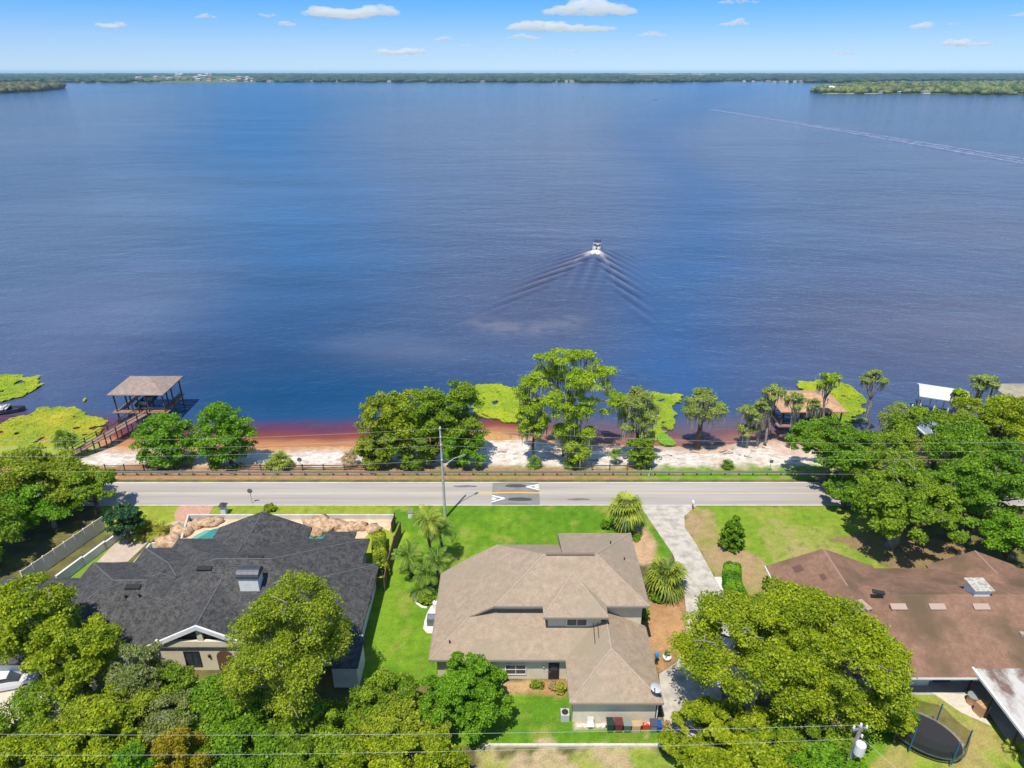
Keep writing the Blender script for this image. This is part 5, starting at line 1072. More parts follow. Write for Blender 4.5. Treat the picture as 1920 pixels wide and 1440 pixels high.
# palms
def palm(u, v, y, h, r, label, kind='fan', key='palm', nf=34, tr=.2, droop=1.0, group=None, skirt=0, x=None, name='palm_tree'):
    TSEED[0] += 1; rs = np.random.RandomState(TSEED[0]); x = P(u, v, 0)[0] if x is None else x; g0 = gz(x, y) if y < 100 else LAKE
    t = thing(name, label, 'palm tree', (x, y, g0), group); top = np.array([x, y, g0+h])
    if h > .6:
        mb = MB(); k = 8; mb.tube([(x+.15*math.sin(i*.7), y, g0-.2+(h+.1)*i/k) for i in range(k+1)], [tr*(1.25-.35*i/k)+(.03 if i % 2 else 0) for i in range(k+1)], 9); mb.build('trunk', M_barkl if kind == 'fan' else M_bark, t)
    VV = []; FF = []; RN = []; nv = 0
    def quad(a, b, c, d_, rn):
        nonlocal nv
        VV.extend([a, b, c, d_]); FF.append((nv, nv+1, nv+2, nv+3)); RN.append(rn); nv += 4
    for i in range(nf+skirt):
        dead = i >= nf; az = i*2.39996+rs.uniform(-.3, .3); el = rs.uniform(-.35, 1.35) if not dead else rs.uniform(-1.2, -.7); hd_ = np.array([math.cos(az), math.sin(az), 0]); sd_ = np.array([-math.sin(az), math.cos(az), 0]); rn = rs.rand()
        if kind == 'fan':
            pe = r*.5*rs.uniform(.8, 1.15); o_ = top+hd_*pe*math.cos(el)+np.array([0, 0, pe*math.sin(el)])
            quad(top+sd_*.03, top-sd_*.03, o_-sd_*.03, o_+sd_*.03, rn)
            fd = hd_*math.cos(el-.25)+np.array([0, 0, math.sin(el-.25)]); up = np.cross(fd, sd_)
            for j in range(13):
                a = (j-6)/6*1.75; ln = r*.62*rs.uniform(.85, 1.1)*(1-.15*abs(a)); dd = fd*math.cos(a)+sd_*math.sin(a); w_ = np.cross(dd, up)*.055*r/1.6
                mid = o_+dd*ln*.6; tip = o_+dd*ln+np.array([0, 0, -.34*ln*droop*rs.uniform(.6, 1.4)])
                quad(o_, mid+w_, tip, mid-w_, min(1, max(0, rn*.7+rs.rand()*.3)))
        else:
            k = 9; pts = []
            for j in range(k+1):
                s_ = j/k; e_ = el-1.5*s_*s_*droop; 
                pts.append(top if j == 0 else pts[-1]+(hd_*math.cos(e_)+np.array([0, 0, math.sin(e_)]))*r/k)
            for j in range(1, k):
                dirv = pts[j+1]-pts[j-1]; dirv /= np.linalg.norm(dirv)
                for sgn in (-1, 1):
                    for q_ in (0, .5):
                        ln = r*.30*math.sin(math.pi*min(1, (j+q_)/k*.85+.12)); b0 = pts[j]*(1-q_)+pts[j+1]*q_ if j < k else pts[j]
                        dd = sd_*sgn*.85+dirv*.55+np.array([0, 0, -.25]); tip = b0+dd*ln+np.array([0, 0, -.25*ln]); w_ = dirv*.042*r/2
                        quad(b0-w_*.5, b0+dd*ln*.5-w_, tip, b0+dd*ln*.5+w_, min(1, max(0, rn*.6+rs.rand()*.4)))
            for j in range(k): quad(pts[j]+sd_*.03, pts[j]-sd_*.03, pts[j+1]-sd_*.02, pts[j+1]+sd_*.02, .9)
    nlive = len(FF)
    o = mesh_obj('fronds', VV, np.array(FF), LM[key], t); setrnd(o, RN)
    return t
palm(1170, 995, 69.7, 3.2, 2.5, 'cabbage palm with golden skirt at the end of the front lawn by the road', 'fan', 'palm', 46, .28, 1.3, skirt=18)
palm(1245, 1108, 58.8, 1.9, 2.6, 'broad fan palm between the tan house and the driveway', 'fan', 'palm', 50, .28, 1.2, skirt=16)
HG = 'feathery palms left of the tan house'
palm(808, 1068, 62.4, 6.9, 2.3, 'tallest slender feather palm beside the tan house', 'feather', 'palm', 20, .13, 1.0, HG, name='palm_tree', skirt=3)
palm(830, 1056, 63.8, 4.4, 2.1, 'dark feather palm behind the tallest one', 'feather', 'palmg', 20, .13, .9, HG); palm(768, 1085, 61.2, 2.9, 2.2, 'feather palm leaning left beside the board fence', 'feather', 'palmg', 22, .14, .9, HG)
palm(800, 1112, 58.9, 2.6, 2.0, 'feather palm nearest the tan roof edge', 'feather', 'palmg', 21, .14, .9, HG); palm(822, 1096, 60.0, 3.3, 2.0, 'feather palm overlapping the tan roof edge', 'feather', 'palmg', 20, .14, .9, HG); palm(790, 1120, 58.2, .9, 1.7, 'low dark palm at the foot of the feather palm cluster', 'feather', 'palmg', 22, .14, .8, HG)
YG = 'yellow clumping palms beside the white wall'
for (u, v, h, lb) in ((268, 1008, .6, 'yellow clumping palm nearest the blue green shrub'), (285, 1000, 1.2, 'tallest yellow clumping palm in the middle of its clump'), (303, 1006, .7, 'yellow clumping palm nearest the boulders')):
    palm(u, v, P(u, v, 0)[1], h, 1.7, lb, 'feather', 'palmy', 30, .08, .7, YG)
palm(122, 852, 89.0, 2.6, 1.9, 'small cabbage palm at the edge of the reeds left of the pier', 'fan', 'palmg', 40, .2); palm(528, 878, 84.6, .9, 1.9, 'fan palm alone on the beach right of the leafy pair', 'fan', 'palm', 44, .2); palm(508, 880, 84.4, .4, 1.4, 'low fan palm beside the lone beach palm', 'fan', 'palm', 28, .2)
palm(657, 872, 85.4, 1.4, 1.5, 'dry yellow palm at the left foot of the dense shore clump', 'fan', 'dry', 34, .2); palm(1368, 885, 84.6, .3, 1.2, 'low spiky palm behind the guardrail on the right', 'fan', 'palmg', 34, .15); palm(1003, 885, 85.0, .5, 1.3, 'dark low palm under the narrow cypress', 'fan', 'palmg', 30, .15)
palm(1155, 875, 86.0, 1.6, 1.2, 'little palm between the tallest cypress and the mossy one', 'fan', 'palmg', 26, .15); palm(1075, 888, 85.0, 1.0, 1.6, 'dark palm clump under the tallest cypress', 'fan', 'palmg', 34, .15)
palm(1780, 830, 90.5, 4.2, 2.5, 'golden fan palm before the white boathouse, left of two', 'fan', 'palm', 50, .25, skirt=12, x=71); palm(1810, 830, 89.5, 3.6, 2.4, 'golden fan palm before the white boathouse, right of two', 'fan', 'palm', 50, .25, skirt=12, x=74.5)
palm(1905, 1412, 39.2, .3, 1.2, 'young light green palm at the right edge near the patio', 'feather', 'palm', 26, .08, .9)
# shrubs and hedges
def shrub(u, v, w, h, label, key='deep', name='shrub', cat='shrub', dep=None, n=2500, z0=0, lsz=.12, nclu=26, group=None, crad=.34):
    TSEED[0] += 1; rs = np.random.RandomState(TSEED[0]); x, y, _ = P(u, v, 0); g0 = gz(x, y); t = thing(name, label, cat, (x, y, g0), group)
    V, F, tone, cc, cr = crown_geo((x, y, g0+h*.45), w/2, (dep or w)/2, h*.58, n, nclu, lsz, rs, crad, -.7, .9, 0, solid=True); o = mesh_obj('foliage', V, F, LM[key], t); setrnd(o, tone)
    mb = MB(); limb(mb, (x, y, g0-.1), (x, y, g0+h*.5), .08, .04, rs, .05, 3); mb.build('stem', M_bark, t); return t
TSEED[0] += 1; rs = np.random.RandomState(5); x, y, _ = P(1370, 1028, 0); t = thing('magnolia_tree', 'dense cone shaped magnolia alone on the right lawn', 'tree', (x, y, 0))
VV = []; FF = []; TT = []; k = 0
for zz, rr_ in ((.6, 1.6), (1.3, 1.6), (2.0, 1.4), (2.7, 1.15), (3.3, .85), (3.9, .5)):
    V, F, tone, _, _ = crown_geo((x, y, zz), rr_, rr_, .75, 1500, 20, .13, rs, .34, -.9, .8, 0, solid=True); VV.append(V); FF.append(F+k); TT.append(tone); k += len(V)
o = mesh_obj('crown', np.concatenate(VV), np.concatenate(FF), LM['deep'], t); setrnd(o, np.concatenate(TT)); mb = MB(); limb(mb, (x, y, -.1), (x, y, 3.5), .12, .04, rs, .05, 3); mb.build('trunk', M_bark, t)
def hedge(pts, w, h, label, key, n=6000):
    TSEED[0] += 1; rs = np.random.RandomState(TSEED[0]); t = thing('hedge', label, 'hedge', (pts[0][0], pts[0][1], 0)); P_ = np.array(pts); m = rs.randint(0, len(P_)-1, n); a = rs.rand(n)[:, None]
    c_ = P_[m]*(1-a)+P_[m+1]*a; s = rs.rand(n); px_ = np.zeros((n, 3)); d = P_[m+1]-P_[m]; d /= np.linalg.norm(d, axis=1, keepdims=True); nn_ = np.stack([-d[:, 1], d[:, 0]], 1)
    th = rs.uniform(0, math.pi, n); rad = 1-.18*rs.rand(n)
    lat = np.cos(th); up = np.sin(th)**.5*h; lat = np.sign(lat)*np.abs(lat)**.5*w/2*rad; px_[:, :2] = c_+nn_*lat[:, None]; px_[:, 2] = up*rad
    nr = np.stack([nn_[:, 0]*np.cos(th), nn_[:, 1]*np.cos(th), np.sin(th)], 1)+rs.normal(size=(n, 3))*.5; nr /= np.linalg.norm(nr, axis=1, keepdims=True)
    V, F = leaf_quads(px_, nr, .12, rs); o = mesh_obj('foliage', V, F, LM[key], t); setrnd(o, np.clip(rs.rand(n)*.6+.4*np.sin(c_[:, 1]*2.3), 0, 1))
    st = MB()
    for p in pts: st.tube([(p[0], p[1], 0), (p[0], p[1], h*.6)], .06, 5)
    st.build('stem', M_bark, t)
hedge([P(1371, 1075)[:2], P(1371, 1105)[:2], P(1386, 1140)[:2]], 2.0, 1.7, 'clipped bright hedge at the right side of the driveway', 'bright', 8000)
hedge([P(712, 1018)[:2], P(712, 1045)[:2], P(718, 1085)[:2]], 1.7, 1.9, 'clipped hedge along the dark board fence', 'olive', 7000)
shrub(1452, 1105, 2.6, 1.3, 'dark shrub against the white eave of the red brown roofed house', 'deep'); shrub(1200, 1165, 1.6, 1.9, 'dark green shrub at the right wall of the tan house', 'deep', n=2200)
shrub(507, 957, 1.5, .8, 'small round bush on the verge behind the charcoal roof peak', 'olive', n=1500); shrub(1002, 1287, .9, .6, 'small leafy plant in the front soil bed', 'mid', n=500, lsz=.09); shrub(1012, 1288, .8, .6, 'spiky plant beside the small leafy one in the front soil bed', 'palm', n=400, lsz=.09)
shrub(1050, 1296, 1.1, .9, 'yellow tipped plant at the garage end of the front soil bed', 'palmy', n=800, lsz=.1); shrub(1036, 1290, .8, .7, 'reddish plant left of the yellow tipped one', 'dry', n=700, lsz=.1); shrub(932, 1272, 1.8, 1.3, 'round green shrub at the porch corner of the tan house', 'bright', n=2200)
shrub(1370, 1056, .4, .25, 'tiny weed tuft in front of the magnolia', 'deep', n=200, lsz=.07); shrub(800, 1128, 1.6, .7, 'low ground cover inside the white edged palm bed', 'mid', n=1800); shrub(1135, 990, 1.2, 1.0, 'small dark shrub left of the cabbage palm trunk', 'deep', n=1500)
shrub(1180, 1005, 3.0, .35, 'low dark ground cover round the cabbage palm', 'deep', n=1500); shrub(1232, 1125, 1.6, .8, 'low plants under the broad fan palm', 'deep', n=1800)
bed = MB(); q = [P(778, 1112), P(777, 1122), P(782, 1132), P(792, 1139), P(801, 1140)]
bed.tube([(p[0], p[1], .06) for p in q], .13, 6); tag(bed.build('bed_edging', M_white_slab, loc=q[0]), 'curved white edging of the palm bed', 'edging')
# reeds
def reeds(name, pts, label, n, a, b2, seed):
    W_ = smooth_poly([P(u, v, LAKE)[:2] for u, v in pts], 2); rs = np.random.RandomState(seed); x0, x1 = min(p[0] for p in W_), max(p[0] for p in W_); y0, y1 = min(p[1] for p in W_), max(p[1] for p in W_); Q = []
    W2 = W_; tries = 0; n = int(n*3.2)
    while len(Q) < n and tries < n*9:
        tries += 1; x, y = rs.uniform(x0, x1), rs.uniform(y0, y1)
        if inpoly(x+3.2*fbm(x, y, .35, 3, 3), y+4.5*fbm(x, y, .35, 3, 8), W2) and mn.noise(Vector((x*.5, y*.5, seed))) > -.42: Q.append((x, y))
    Q = np.array(Q); n = len(Q); z = np.full(n, LAKE+.12)+rs.rand(n)*.18+np.array([.5*max(0, fbm(p[0], p[1], .7, 2, seed)) for p in Q])
    nr = np.stack([rs.normal(size=n)*.25, rs.normal(size=n)*.25-.2, np.ones(n)], 1); nr /= np.linalg.norm(nr, axis=1, keepdims=True)
    V, F = leaf_quads(np.stack([Q[:, 0], Q[:, 1], z], 1), nr, .13, rs, .5)
    o = mesh_obj(name, V, F, leaf_mat(name+'_'+str(seed), a, b2, .15)); nn_ = np.array([.5+.9*fbm(p[0], p[1], .18, 3, seed) for p in Q]); setrnd(o, np.clip(nn_+rs.uniform(-.12, .12, n), 0, 1)); tag(o, label, kind='stuff')
GA, GB = (.20, .32, .015), (.40, .46, .02)
reeds('reed_bed', [(-40, 712), (30, 704), (60, 708), (75, 716), (60, 738), (30, 752), (-40, 757)], 'bright green reed bed at the far left edge of the water', 9000, GA, GB, 1)
reeds('reed_bed', [(-30, 800), (20, 795), (60, 772), (110, 764), (150, 768), (175, 778), (196, 792), (188, 815), (165, 845), (110, 862), (40, 860), (-30, 850)], 'large yellow green reed bed left of the pier', 26000, GA, (.50, .44, .03), 2)
reeds('reed_bed', [(880, 722), (935, 724), (985, 730), (1010, 740), (1000, 790), (975, 795), (945, 792), (915, 790), (895, 785), (880, 770)], 'reed bed left of the tallest cypress', 18000, GA, GB, 3)
reeds('reed_bed', [(1165, 736), (1230, 738), (1280, 740), (1282, 752), (1258, 775), (1262, 800), (1240, 825), (1210, 830), (1180, 800)], 'reed bed right of the tallest cypress', 14000, GA, (.40, .46, .03), 4)
reeds('reed_bed', [(1498, 712), (1540, 710), (1590, 722), (1622, 750), (1628, 775), (1610, 795), (1570, 795), (1530, 790), (1515, 750), (1500, 728)], 'reed bed behind the orange roofed boathouse', 17000, GA, (.42, .46, .02), 5)
reeds('reed_tuft', [(146, 752), (158, 749), (170, 751), (160, 755)], 'tiny yellow reed tuft in the water left of the boathouse', 260, GA, (.5, .42, .03), 6)
reeds('reed_bed', [(1235, 830), (1255, 812), (1264, 825), (1258, 838), (1240, 838)], 'small green tuft on the sand beside the mossy cypress', 1500, (.14, .32, .02), (.2, .38, .03), 7)
mo = MB()
x, y, _ = P(930, 818, -1.2); V0, F0 = ICO
V = [(x+v[0]*3.0*(1+.15*mn.noise(Vector(v)*2)), y+v[1]*1.9, -1.75+max(-.2, v[2])*.95*(1+.3*mn.noise(Vector(v)*3))) for v in V0]
tag(mesh_obj('sand_mound', V, F0, mat('orange_sand', (.50, .27, .10), .95, (.40, .20, .08), 1.3), smooth=True), 'rounded mound of orange sand at the water edge', kind='structure')
# ------------------------------------------------------------------ guardrail, poles, wires, signs
gr = thing('guardrail', 'long steel guardrail on the lake side of the road', 'guardrail', (0, 82.4, 0))
mb = MB()
for zz in (.72, .52): mb.box((3, 82.35, zz), (122, .05, .13))
mb.box((3, 82.39, .62), (122, .03, .1)); mb.build('rail', M_metal, gr)
for i in range(62):
    MB().box((-57+i*1.98, 82.5, .3), (.14, .16, .9)).build('post', M_wood, gr)
mf = thing('picket_fence', 'thin black metal fence behind the left end of the guardrail', 'fence', (-52, 83.4, 0))
mb = MB().box((-52.5, 83.5, 1.0), (11, .05, .05)).box((-52.5, 83.5, .15), (11, .05, .05))
for i in range(56): mb.box((-58+i*.2, 83.5, .55), (.025, .025, 1.0))
mb.build('pickets', M_black, mf)
for i in range(5): MB().box((-58+i*2.75, 83.5, .62), (.1, .1, 1.3)).build('post', M_black, mf)
rf2 = thing('rail_fence', 'low weathered timber rail fence behind the guardrail near the lone beach palm', 'fence', (-33, 83.9, 0))
for xx in (-39, -36, -33, -30, -27, -24, -21): MB().box((xx, 83.9, .4), (.16, .16, 1.1)).build('post', M_wood, rf2)
MB().box((-30, 83.9, .8), (18, .06, .14)).box((-30, 83.9, .4), (18, .06, .14)).build('rail', M_wood, rf2)
rf3 = thing('rail_fence', 'low dark timber fence behind the guardrail under the tallest cypress', 'fence', (14, 83.9, 0))
for xx in (9, 11.5, 14, 16.5, 19): MB().box((xx, 83.9, .4), (.16, .16, 1.1)).build('post', M_wood, rf3)
MB().box((14, 83.9, .75), (10, .06, .14)).build('rail', M_wood, rf3)
up = thing('utility_pole', 'tall pale concrete utility pole with a lamp arm beside the road', 'utility pole', (-8.55, 72.4, 0))
MB().tube([(-8.55, 72.4, -.2), (-8.65, 72.4, 13.2)], [.19, .11], 10).build('pole', M_polec, up)
MB().tube([(-8.55, 72.4, 7.0), (-8.1, 73.0, 7.7), (-7.3, 73.9, 7.9), (-6.4, 74.8, 7.75)], .05, 6).build('lamp_arm', M_polec, up)
MB().box((-6.2, 75.0, 7.68), (.6, .28, .16), rz=.8).build('lamp_head', M_metal, up)
for zz in (13.1, 11.9, 10.8, 8.7): MB().lathe((-8.62, 72.2, zz-.1), [(.05, 0), (.08, .05), (.05, .12), (.08, .16), (.03, .22)], 7).build('insulator', M_white, up)
def wire(label, A, B, sag, group, r=.018, n=40):
    A = Vector(A); B = Vector(B); pts = [A.lerp(B, i/n)-Vector((0, 0, sag*4*(i/n)*(1-i/n))) for i in range(n+1)]
    tag(MB().tube(pts, r, 4).build('power_line', M_wire, loc=tuple(A)), label, 'power line', group)
for zz, nm in ((13.1, 'topmost'), (11.9, 'second from the top'), (10.8, 'third from the top'), (8.7, 'lowest')):
    wire(nm+' wire running left from the concrete pole', (-95, 72.2, zz-.3), (-8.65, 72.2, zz), 1.5, 'wires along the road', .010); wire(nm+' wire running right from the concrete pole', (-8.65, 72.2, zz), (95, 72.2, zz-.3), 1.9, 'wires along the road', .010)
px_, py_ = 24.5, 33.6
tp_ = thing('utility_pole', 'wooden pole with white transformer drum at the bottom right', 'utility pole', (px_, py_, 0))
MB().tube([(px_, py_, -.2), (px_, py_, 10.2)], [.2, .13], 10).build('pole', mat('grey_wood_pole', (.36, .33, .29), .9, (.24, .21, .18), 3), tp_)
MB().lathe((px_+.12, py_-.42, 7.9), [(.30, 0), (.36, .08), (.36, .95), (.30, 1.06), (.12, 1.12)], 14).build('transformer', M_white, tp_)
MB().box((px_, py_, 9.9), (1.1, .14, .12), rz=.15).build('cross_arm', M_metal, tp_)
for dx, zz in ((-.45, 9.96), (.45, 9.96), (0, 10.2), (.3, 9.05)): MB().lathe((px_+dx, py_, zz), [(.05, 0), (.09, .08), (.05, .16), (.09, .22), (.03, .3)], 8).build('insulator', M_white, tp_)
MB().tube([(px_+.2, py_-.3, 9.0), (px_+.5, py_-.2, 9.6), (px_+.1, py_, 10.2)], .02, 4).build('jumper_cable', M_dark, tp_)
wire('upper wire running left from the transformer pole', (px_-.1, py_, 10.3), (-62, 33.8, 9.8), .9, 'wires across the foreground', .010, 40); wire('lower wire running left from the transformer pole', (px_-.1, py_, 8.9), (-62, 33.2, 8.2), 1.0, 'wires across the foreground', .010, 40)
wire('wire leaving the transformer pole to the right', (px_+.3, py_, 9.0), (34, 20, 9), .5, 'wires across the foreground', .012, 20)
def signpost(u, v, h, label, m_=M_dark, kind='panel'):
    x, y, _ = P(u, v, 0); t = thing('road_sign', label, 'sign', (x, y, gz(x, y))); g0 = gz(x, y); MB().tube([(x, y, g0-.1), (x, y, g0+h)], .035, 6).build('post', M_metal, t)
    k = 8 if kind == 'panel' else 4; mb = MB(); V = []
    for s in (-.015, .015):
        for i in range(k): a_ = 6.2832*(i+.5)/k; V.append((x+.36*math.cos(a_), y-.05+s, g0+h-.2+.36*math.sin(a_)))
    mb.add(V, [tuple(range(k))[::-1], tuple(range(k, 2*k))]+[(i, (i+1) % k, (i+1) % k+k, i+k) for i in range(k)]); mb.build('panel', m_, t)
M_sb = mat('sign_back', (.20, .20, .20), .5, metal=.4)
signpost(473, 944, 2.2, 'dark backed road sign at the near edge of the road on the left', M_sb); signpost(565, 884, 2.2, 'dark backed road sign behind the guardrail near the beach palm', M_sb); signpost(1443, 884, 1.9, 'dark backed road sign behind the guardrail on the right', M_sb, 'd')
x, y, _ = P(1214, 885); t = thing('marker_post', 'leaning white marker post by the guardrail under the mossy cypress', 'post', (x, y-1, 0)); MB().tube([(x, y-1, 0), (x+.15, y-1, 1.2)], .07, 6).build('shaft', M_white, t); MB().box((x+.13, y-1, 1.05), (.17, .17, .08)).build('band', M_dark, t)
x, y, _ = P(421, 963); t = thing('mailbox', 'white stucco mailbox with dark pyramid roof on the verge', 'mailbox', (x, y, 0)); MB().box((x, y, .65), (.62, .62, 1.3)).build('body', M_white, t)
MB().add([(x-.5, y-.5, 1.3), (x+.5, y-.5, 1.3), (x+.5, y+.5, 1.3), (x-.5, y+.5, 1.3), (x, y, 1.75)], [(0, 1, 4), (1, 2, 4), (2, 3, 4), (3, 0, 4), (3, 2, 1, 0)]).build('roof', M_rg, t); MB().box((x+.02, y+.32, 1.0), (.3, .04, .22)).build('door', M_dark, t)
x, y, _ = P(1298, 955); t = thing('mailbox', 'small pale mailbox on a reddish post at the driveway mouth', 'mailbox', (x, y, 0)); MB().box((x, y, .5), (.12, .12, 1.0)).build('post', mat('rust', (.35, .15, .08)), t); MB().box((x, y, 1.12), (.24, .5, .26)).build('box', M_white, t)
x, y, _ = P(770, 970); t = thing('utility_box', 'white ground utility box on the verge left of the concrete pole', 'utility box', (x, y, 0)); MB().box((x, y, .4), (.55, .5, .8)).build('cabinet', M_white, t); MB().box((x, y, .83), (.63, .58, .06)).build('lid', M_metal, t)
# ------------------------------------------------------------------ yard things
BG = 'bins in front of the garage wall'
def bin_(u, col, label, lid=None, w=.62, h=1.05, openlid=False):
    x, y, _ = P(u, 1369, 0); t = thing('wheelie_bin', label, 'bin', (x, y, 0), BG); m_ = mat('bin_'+str(col), col, .5); hw = w/2
    MB().add([(x-hw*.8, y-.28, .08), (x+hw*.8, y-.28, .08), (x+hw*.8, y+.28, .08), (x-hw*.8, y+.28, .08), (x-hw, y-.36, h), (x+hw, y-.36, h), (x+hw, y+.36, h), (x-hw, y+.36, h)], [(0, 3, 2, 1), (0, 1, 5, 4), (1, 2, 6, 5), (2, 3, 7, 6), (3, 0, 4, 7), (4, 5, 6, 7)]).build('body', m_, t)
    l = MB(); l.box((x, y, h+.04), (w+.06, .8, .07), rx=0) if not openlid else l.box((x, y+.4, h+.25), (w+.06, .06, .6)); l.build('lid', mat('lid_'+str(lid or col), lid or col, .45), t)
    for s in (-1, 1): MB().tube([(x+s*(hw-.03), y+.3, .12), (x+s*(hw+.04), y+.3, .12)], .12, 10).build('wheel', M_black, t)
bin_(1143, (.02, .045, .04), 'dark green bin leftmost of the row', w=.58); bin_(1158.5, (.14, .035, .035), 'maroon bin second in the row', w=.66); bin_(1174.5, (.10, .13, .10), 'grey green bin with pale rim between the maroon and tan ones', (.20, .24, .20), .62, .95); 
x, y, _ = P(1191, 1369); t = thing('cardboard_box', 'open tan box between the grey green bin and the red jugs', 'box', (x, y, 0)); MB().box((x, y, .42), (.72, .6, .84)).build('body', mat('cardboard', (.48, .32, .17), .9), t); MB().box((x-.42, y, .92), (.3, .6, .02), ry=.7).box((x+.42, y, .92), (.3, .6, .02), ry=-.7).build('flap', mat('cardboard', (.48, .32, .17)), t)
M_red = mat('red_plastic', (.55, .05, .03), .4)
for i, (u, lb) in enumerate(((1206, 'red fuel jug next to the tan box'), (1214, 'red and white jug left of the grey bin'))):
    x, y, _ = P(u, 1366); t = thing('fuel_jug', lb, 'jug', (x, y, 0)); MB().box((x, y, .28), (.36, .28, .56)).build('body', M_red, t); MB().tube([(x-.1, y, .56), (x-.1, y, .7), (x+.12, y, .7), (x+.12, y, .56)], .03, 6).build('handle', M_red if i == 0 else M_white, t); MB().lathe((x+.1, y-.05, .56), [(.05, 0), (.05, .12), (.03, .14)], 8).build('cap', M_white, t)
bin_(1224, (.22, .25, .30), 'blue grey bin left of the small blue one', (.07, .08, .11), .55, .9); bin_(1234, (.02, .07, .30), 'small blue bin at the right end of the row', w=.42, h=.75)
x, y, _ = P(1248, 1362); shrub(1249, 1364, .7, .7, 'dry plant in the corner right of the blue bin', 'dry', n=500, lsz=.08)
x, y, _ = P(1061, 1347); t = thing('air_conditioner', 'grey air conditioner unit at the left corner of the garage wall', 'air conditioner', (x, y, 0)); MB().box((x-.1, y, .4), (.75, .75, .8)).build('cabinet', mat('ac_grey', (.48, .47, .44), .6), t); MB().lathe((x-.1, y, .8), [(.3, 0), (.3, .03), (.05, .05)], 14).build('fan_grille', M_dark, t)
t = thing('air_conditioner', 'dark air conditioner beside the left wall of the tan house', 'air conditioner', (-8.2, 54.2, 0)); MB().box((-8.3, 54.0, .45), (.9, .9, .9)).build('cabinet', mat('ac_dark', (.13, .14, .17), .5), t); MB().lathe((-8.3, 54.0, .9), [(.36, 0), (.36, .03), (.05, .05)], 14).build('fan_grille', M_metal, t)
sheet('equipment_pad', smooth_poly([(-9.1, 52.6), (-7.2, 52.6), (-7.2, 57), (-8.5, 57), (-9.1, 55)], 1), M_white_slab, .04, 'white pad beside the left wall of the tan house')
t = thing('storage_tank', 'small white tank beside the left wall of the tan house', 'tank', (-8.1, 56.2, 0)); MB().lathe((-8.1, 56.2, .03), [(.3, 0), (.34, .1), (.34, .8), (.2, .95), (.06, 1.0)], 14).build('drum', M_white, t); MB().lathe((-8.1, 56.2, 1.0), [(.07, 0), (.07, .08)], 8).build('cap', M_dark, t)
M_block = mat('pale_block', (.62, .58, .5), .9)
for i, (u, lb) in enumerate(((1086, 'flat pale stone pair leftmost under the garage wall'), (1098, 'pale block stack left of the white chair'), (1122, 'pale block row right of the white chair'), (1132, 'pale block next to the dark green bin'))):
    x, y, _ = P(u, 1363); t = thing('stepping_stones', lb, 'stones', (x, y, 0)); MB().box((x, y, .08), (.42, .3, .16), rz=.2*i).build('stone', M_block, t); MB().box((x+.35, y+.12, .06), (.3, .25, .12), rz=-.3*i).build('stone', M_block, t)
x, y, _ = P(1107, 1364); t = thing('garden_chair', 'low white plastic chair against the garage wall', 'chair', (x, y, 0)); MB().box((x, y, .35), (.55, .5, .05)).build('seat', M_white, t); MB().box((x, y+.26, .65), (.55, .05, .6), rx=-.15).build('backrest', M_white, t)
for sx in (-.24, .24):
    for sy in (-.2, .2): MB().box((x+sx, y+sy, .17), (.05, .05, .34)).build('leg', M_white, t)
x, y, _ = P(1250, 1237); t = thing('flower_pot', 'round white pot with a small plant on the bare soil bed', 'flower pot', (x, y, 0)); MB().lathe((x, y, 0), [(.22, 0), (.38, .2), (.42, .42), (.36, .42), (.3, .36)], 16).build('pot', M_white, t); rs = np.random.RandomState(3)
V, F, tone, _, _ = crown_geo((x, y, .75), .3, .3, .35, 300, 8, .07, rs, .4, -.6); o = mesh_obj('foliage', V, F, LM['deep'], t); setrnd(o, tone)
x, y, _ = P(1228, 1243); t = thing('bag', 'bright blue bag leaning on a dark stand at the garage side', 'bag', (x+.1, y, 0)); V = [(x+.1+v[0]*.22*(1+.2*mn.noise(Vector(v)*2)), y+v[1]*.2, 1.05+v[2]*.45) for v in V0]; mesh_obj('sack', V, F0, mat('blue_plastic', (.03, .30, .62), .4), t, True); MB().tube([(x+.1, y, 0), (x+.1, y, .7)], .05, 6).box((x+.1, y, .03), (.4, .4, .06)).build('stand', M_dark, t)
# small edging stones along the soil bed
for i in range(9):
    u = 1208+i*2.6; v = 1148+i*10.5; x, y, _ = P(u, v); t = MB().box((13.25+.03*(i % 3), y, .08), (.25, .22, .18), rz=i*.7).build('edging_stone', mat('red_stone', (.32, .16, .10), .9), loc=(13.25, y, 0)); tag(t, 'small red edging stone along the right wall of the tan house', 'stone', 'red edging stones')
# trampoline
tc = Vector((35.0, 40.4, 0)); RA, RB, TA = 3.05, 2.05, math.radians(-38)
def el(a_, k=1.0, z=0): 
    u_, v_ = RA*k*math.cos(a_), RB*k*math.sin(a_); return (tc.x+u_*math.cos(TA)-v_*math.sin(TA), tc.y+u_*math.sin(TA)+v_*math.cos(TA), z)
t = thing('trampoline', 'large oval black trampoline with blue poles and safety net', 'trampoline', tuple(tc)); n = 40
MB().prism([el(6.2832*i/n, .93)[:2] for i in range(n)], .88, .90).build('jumping_mat', mat('tramp_mat', (.028, .026, .03), .75), t)
rg = MB(); rg.tube([el(6.2832*i/n, 1.0, .9) for i in range(n+1)], .05, 6, False); rg.build('frame', M_metal, t)
spg = MB()
for i in range(90): a_ = 6.2832*i/90; spg.tube([el(a_, .93, .9), el(a_, .99, .91)], .022, 4)
spg.build('springs', M_metal, t)
for i in range(6):
    a_ = 6.2832*(i+.3)/6; MB().tube([el(a_, 1.0, .9), el(a_, 1.0, .0)], .04, 6).build('leg', M_metal, t); MB().tube([el(a_, 1.03, .4), el(a_, 1.03, 2.9)], .06, 7).build('net_pole', mat('tramp_blue', (.02, .12, .22), .6), t)
